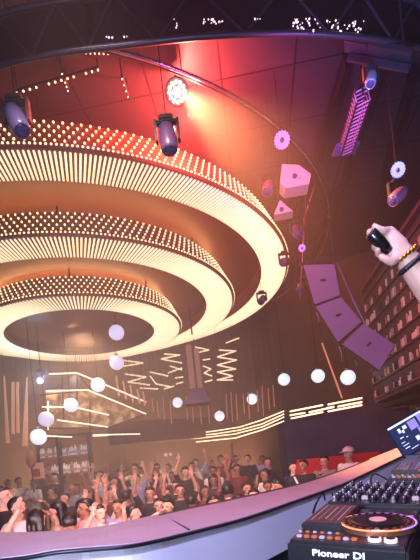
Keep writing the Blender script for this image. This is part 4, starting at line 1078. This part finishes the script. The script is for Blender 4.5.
key = [ # head pixel, pose, shirt, hair, turn
 (134, 514, 'arm pointing forward', 'cream', 'short', 1.3), (159, 506, 'down', 'black', 'short', .2), (168, 507, 'down', 'white', 'quiff', -.5), (192, 502, 'down', 'mustard', 'short', 2.8),
 (214, 503, 'down', 'black', 'long', .3), (239, 503, 'down', 'black', 'long', .2), (70, 524, 'down', 'black', 'short', 2.9), (38, 521, 'down', 'black', 'long', 2.7), (56, 511, 'down', 'beige', 'long', -1.2),
 (100, 512, 'both arms up', 'white', 'short', .6), (118, 508, 'right arm up', 'lilac', 'short', -.3), (84, 508, 'left arm up', 'pink', 'short', .9), (20, 512, 'right arm up', 'black', 'short', .8), (5, 510, 'hands clapping', 'black', 'short', 1.4),
 (247, 489, 'down', 'light blue', 'short', .4), (265, 475, 'hand on chin', 'white', 'short', -1.2), (278, 487, 'down', 'black', 'long', -1.0), (228, 492, 'down', 'grey', 'short', 3.0), (180, 491, 'both arms up', 'black', 'short', .2), (205, 492, 'left arm up', 'maroon', 'short', .4),
 (150, 494, 'right arm up', 'black', 'short', 0), (127, 497, 'down', 'black', 'short', 2.6), (166, 494, 'right arm up', 'white', 'short', .3), (111, 494, 'both arms up', 'maroon', 'short', .4), (88, 497, 'holding up a phone', 'pink', 'bun', .6), (72, 490, 'left arm up', 'grey', None, .3),
 (52, 492, 'down', 'black', 'short', -.9), (33, 484, 'arms crossed', 'white', 'short', -.3), (19, 482, 'hands clapping', 'white', 'short', 1.0), (8, 484, 'down', 'white', 'short', .7), (2, 495, 'down', 'navy', 'short', 1.5), (45, 479, 'down', 'black', 'short', .2),
 (39, 473, 'down', 'black', 'short', .1), (55, 478, 'down', 'black', 'quiff', -.3), (69, 471, 'down', 'black', 'short', 0), (104, 480, 'right arm up', 'light blue', 'short', .1), (118, 474, 'both arms up', 'maroon', 'short', -.1), (97, 476, 'down', 'beige', 'short', .3),
 (268, 487, 'down', 'pink', 'short', .2), (258, 482, 'left arm up', 'black', 'short', .2), (254, 497, 'down', 'navy', 'short', -.2),
]
for (u, v, pose, shirt, hair, rz) in key: place_px(u, v, pose, shirt, hair, rz)
b = B(); box(b, (-1.55, 4.85, .175), (2.3, 1.3, .35)); struct(obj('floor', b, stepm))
for (u, v, y, pose, shirt, hair, rz) in ((3, 497, 5.3, 'down', 'black', 'short', 1.5), (57, 512, 4.9, 'down', 'beige', 'long', -1.3), (38, 520, 4.5, 'down', 'black', 'long', 2.8), (71, 523, 4.5, 'down', 'black', 'short', 3.0), (18, 508, 5.0, 'hand up at head height', 'white', 'short', 1.2), (100, 514, 5.2, 'both hands at head height', 'white', 'short', .8), (85, 508, 5.3, 'arm pointing forward', 'pink', 'short', -.9)):
    p = P(u, v, y); taken.append((p.x, y)); person(p.x, y, .35, pose, shirt, hair, rz, (p.z - .35) / HZ)
# the rest of the crowd, row after row
names = ['black', 'black', 'black', 'white', 'white', 'cream', 'grey', 'maroon', 'light blue', 'pink', 'navy', 'cream', 'lilac', 'beige']
poses = ['down', 'right arm up', 'left arm up', 'hand up at head height', 'both hands at head height', 'hand up at head height', 'both arms up', 'hands clapping', 'down', 'down', 'hands clapping', 'holding up a phone', 'right arm up', 'arm pointing forward']
for (y, x0, x1, n) in ((6.35, -2.6, .3, 5), (7.75, -3.6, .9, 7), (8.6, -3.9, 1.0, 9), (9.7, -4.2, 1.3, 10), (10.6, -4.3, 1.5, 10), (11.8, -3.4, 1.7, 10), (12.6, -2.6, 1.8, 9)):
    for k in range(n):
        x = x0 + (x1 - x0) * (k + R.uniform(.15, .85)) / n; yy = y + R.uniform(-.2, .2)
        if any((x - a) ** 2 + (yy - c) ** 2 < .50 ** 2 for a, c in taken): continue
        taken.append((x, yy))
        person(x, yy, floor_at(yy), R.choice(poses), R.choice(names), R.choice(('short', 'short', 'quiff', 'long', 'bun')), R.uniform(-.6, .6), R.uniform(.93, 1.06), R.uniform(-.05, .05))
# on the raised lounge at right: sofa, seated-height guests, man in a white cap
b = B(); box(b, (2.35, 9.0, .25), (2.6, 3.8, .5)); struct(obj('floor', b, stepm))
LZ = .5
so = empty('sofa', (2.75, 8.9, LZ)); red = mat('sofa_red', srgb(200, 44, 36), .6)
b = B(); box(b, (0, 0, .22), (1.9, .75, .44), bevel=.05); obj('seat', b, red, so)
b = B(); box(b, (0, .38, .95), (1.9, .2, 1.3), bevel=.06); obj('backrest', b, red, so)
for sx in (-1, 1): b = B(); box(b, (sx * .98, 0, .38), (.2, .8, .6), bevel=.05); obj('armrest', b, red, so)
tag(so, 'red upholstered high-backed sofa on the raised lounge behind the parapet', 'sofa')
def vip(U, Vv, Y, pose, shirt, hair, rz, label, hm=None):
    p = P(U, Vv, Y); s = (p.z - LZ) / HZ
    o = person(p.x, Y, LZ, pose, shirt, hair, rz, s, row='vip'); people.pop(); tag(o, label, 'person', 'guests on the raised lounge'); return o
LZ = .5
o = vip(348, 454, 7.6, 'down', 'white', None, -1.0, 'man in white shirt and pale cap on the raised lounge, looking down to the left')
b = B(); c = V((0, 0, HZ)); sphere(b, c + V((0, .015, .045)), .108, 20, (.92, 1.04, .85)); 
for v in b.verts:
    if v.co.z < HZ + .035: v.co.z = HZ + .035
sphere(b, c + V((0, -.12, .045)), .075, 16, (.95, 1.05, .12)); cap_me = remesh(b, .009, 'cap', [mat('cap_pale', srgb(206, 186, 190), .7)], None, 1)
link_mesh('cap', cap_me, o, None)
vip(303, 466, 7.7, 'arms crossed', 'black', 'short', -.7, 'person in black top with a white strap beside the violet wall edge')
b = B(); tube(b, [(-.17, -.07, 1.42), (-.08, -.135, 1.3), (.02, -.14, 1.12)], .02, 8); obj('white_strap', b, SH['white'], people and bpy.data.objects[[q.name for q in bpy.data.objects if q.get('label', '').startswith('person in black top with')][0]])
vip(293, 468, 8.3, 'down', 'navy', 'short', .3, 'person in navy top standing behind the one with the white strap')
vip(324, 462, 8.0, 'hands clapping', 'grey', 'short', -.5, 'person in grey top clasping hands, left of the man in the cap')
vip(336, 459, 10.4, 'down', 'maroon', 'long', -.2, 'long-haired person in maroon far behind the sofa')

# labels that single each person out
rowname = lambda y: 'front row' if y < 6.6 else 'second row' if y < 7.5 else 'first step' if y < 9.3 else 'middle step' if y < 11.3 else 'top step'
rowphr = {'front row': 'nearest the parapet', 'second row': 'behind the front row', 'first step': 'on the lowest step', 'middle step': 'on the middle step', 'top step': 'on the top step at back'}
grp = {}
for kind, o, x, y, shirt, hair, pose, row in people:
    grp.setdefault((kind, rowname(y), shirt), []).append((x / y, o, hair, pose))
PH = {'down': 'arms lowered', 'right arm up': 'one arm raised', 'left arm up': 'one arm raised', 'both arms up': 'both arms raised', 'hand up at head height': 'one hand at head height', 'both hands at head height': 'both hands at head height', 'hands clapping': 'hands clapping', 'holding up a phone': 'phone held up', 'arm pointing forward': 'one arm stretched out', 'arms crossed': 'arms crossed', 'hand on chin': 'hand at chin'}
for (kind, rn, shirt), L_ in grp.items():
    L_.sort(key=lambda q: q[0])
    for i, (_, o, hair, pose) in enumerate(L_):
        od = ORD[i]
        if kind == 'phone': tag(o, f'phone held by {od} phone user in {shirt} from left, {rn} of crowd', 'phone', 'phones held up in the crowd')
        else: tag(o, f'{od} {shirt}-shirted person from left, {rowphr[rn]}, {PH[pose]}'.replace('light blue-', 'light-blue-'), 'person', 'dancing crowd, ' + rn)

# ================================================================== THE RAISED HAND (dj at right)
Yh = 1.2
def h(u, v, dy=0): return P(u, v, Yh + dy)
k = Yh / F
b = B()
el = h(468, 336, .02); wrp = h(404, 256)
limb(b, [el, el.lerp(wrp, .35), el.lerp(wrp, .75), wrp], [.042, .048, .037, .029], 14)
# palm: back of the hand faces the camera
pc = [h(403, 255), h(397, 247), h(392, 240)]
limb(b, pc, [.028, .029, .025], 12); limb(b, [h(401, 245, .005), h(390, 233, .01)], [.020, .017], 12); limb(b, [h(397, 257), h(391, 251, .0)], [.024, .019], 12)
# index finger stretched along the top of the tube; middle, ring and little finger curl round it; thumb below
limb(b, [h(391, 231, .0), h(383, 231, -.02), h(377, 229, -.022), h(374.5, 226.5, -.015)], [.0125, .0115, .0105, .009], 10)
limb(b, [h(389, 238, .035), h(378, 238, .035), h(371, 236, .025), h(369.5, 232, .005)], [.0125, .0115, .0105, .0095], 10)
limb(b, [h(386, 246, .01), h(378, 249, .02), h(374.5, 247, .005), h(375, 243.5, -.012)], [.0125, .0115, .010, .009], 10)
limb(b, [h(388, 252, .01), h(382, 256, .01), h(378, 253.5, -.002), h(378, 250, -.014)], [.012, .011, .010, .0085], 10)
limb(b, [h(396, 259, -.01), h(392, 262, -.02), h(387, 260, -.024), h(381, 257, -.024)], [.016, .0125, .011, .009], 10)
# the rest of the dj, standing beyond the right edge of the frame
SX = V((1.02, 1.12, 2.36)); 
limb(b, [SX, el], [.055, .042], 12)
bz = V((1.2, 1.12, .93))
def sh2(p): return V(p) + bz
tb_ = B(); rings(tb_, [(.86, .14, .10, .0), (.95, .155, .112, 0), (1.05, .135, .10, 0), (1.28, .160, .112, 0), (1.37, .170, .105, 0), (1.42, .145, .085, .005), (1.455, .085, .065, .01), (1.48, .055, .056, .012)]); tube(tb_, [(0, .015, 1.42), (0, 0, 1.57)], [.058, .052], 12); head(tb_, (0, 0, HZ))
limb(tb_, [(.175, 0, SHZ), (.23, .02, 1.14), (.22, -.16, .97)], [.054, .041, .029]); hand(tb_, V((.22, -.17, .97)), V((0, -1, -.2)), V((0, -.2, -1)), curl=.4)
for sx in (-1, 1): limb(tb_, [(sx * .085, 0, .92), (sx * .10, -.01, .50), (sx * .10, .015, .09)], [.088, .056, .038])
for v in tb_.verts: v.co.x, v.co.y = v.co.x + bz.x, -v.co.y * -1 + bz.y; v.co.z += bz.z
me_ = bpy.data.meshes.new('t'); tb_.to_mesh(me_); tb_.free(); b.from_mesh(me_); bpy.data.meshes.remove(me_)
djm = remesh(b, .0052, 'dj_body', [mat('skin_dj', srgb(205, 160, 148), .5, vary=.12, vscale=30)], None, 2)
dj = bpy.data.objects.new('person', djm); COL.objects.link(dj)
tag(dj, 'person reaching in at right, raised fist gripping a black cylinder, gold bead bracelet at wrist', 'person')
def onbody(me, name, m):
    o = bpy.data.objects.new(name, me); COL.objects.link(o); o.parent = dj
    if m: o.data.materials.append(m)
    return o
b = B(); rings(b, [(.88, .172, .128, 0), (.97, .172, .128, 0), (1.15, .156, .118, 0), (1.28, .176, .128, 0), (1.37, .184, .12, 0), (1.425, .158, .098, .005), (1.462, .085, .075, .012)])
for v in b.verts: v.co += bz
limb(b, [SX, SX.lerp(el, .5)], [.07, .062]); limb(b, [sh2((.175, 0, SHZ)), sh2((.21, .02, 1.22))], [.068, .060])
link_mesh('shirt', remesh(b, .014, 'shirt_dj', [SH['black']], None, 2), dj, None)
b = B(); rings(b, [(.84, .165, .122, 0), (.93, .166, .122, 0), (.99, .155, .115, 0)])
for sx in (-1, 1): limb(b, [(sx * .085, 0, .9), (sx * .10, -.01, .50), (sx * .10, .015, .10)], [.1, .074, .06])
for v in b.verts: v.co += bz
link_mesh('trousers', remesh(b, .018, 'trousers_dj', [trs_m], None, 2), dj, None)
hd_ = link_mesh('hair', HAIR['short'], dj, hair_m); hd_.location = bz
sd_ = link_mesh('shoes', SHOE, dj, None); sd_.location = bz
# black tube gripped in the fist
tp, tq = h(370, 232.5, -.022), h(389, 251, -.012)
dd = (tq - tp); b = B()
tube(b, [V((0, 0, 0)), dd * .06, dd * .1, dd * .45, dd * .75, dd], [.0105, .0150, .0175, .0165, .0155, .012], 16)
mc = empty('microphone', tp); obj('handle', b, black_gloss, mc, True)
b = B(); tube(b, [dd * .015, dd * .05], [.0155, .0175], 16); obj('end_ring', b, mat('ring_grey', srgb(70, 66, 90), .3, .6), mc, True)
tag(mc, 'short black cylinder gripped in the raised fist', 'microphone')
# bracelet (gold links) and watch strap
def ringat(c, ax, rad, thick, n, m, name, beads=False):
    ax = ax.normalized(); u_ = ax.orthogonal().normalized(); v_ = ax.cross(u_)
    b = B(); pts = [c + (u_ * math.cos(2 * PI * k / n) + v_ * math.sin(2 * PI * k / n)) * rad for k in range(n + (0 if beads else 1))]
    if beads:
        for p in pts: sphere(b, p, thick, 8)
    else: tube(b, pts, thick, 8, False)
    return b
ax = (el - wrp)
for t, nm, rad, th, n, m_, beads, lab in ((.0, 'gold_bracelet', .034, .0062, 18, mat('gold', srgb(214, 150, 60), .3, .9), True, 'gold bead bracelet round the raised wrist'), (.10, 'watch_strap', .0365, .007, 32, black, False, 'black band worn beside the gold bracelet')):
    c = wrp.lerp(el, t) - V((0, 0, 0)); b = ringat(c, ax, rad, th, n, m_, nm, beads); o = obj(nm, b, m_, None, True)
    o.parent = dj; o['label'] = lab
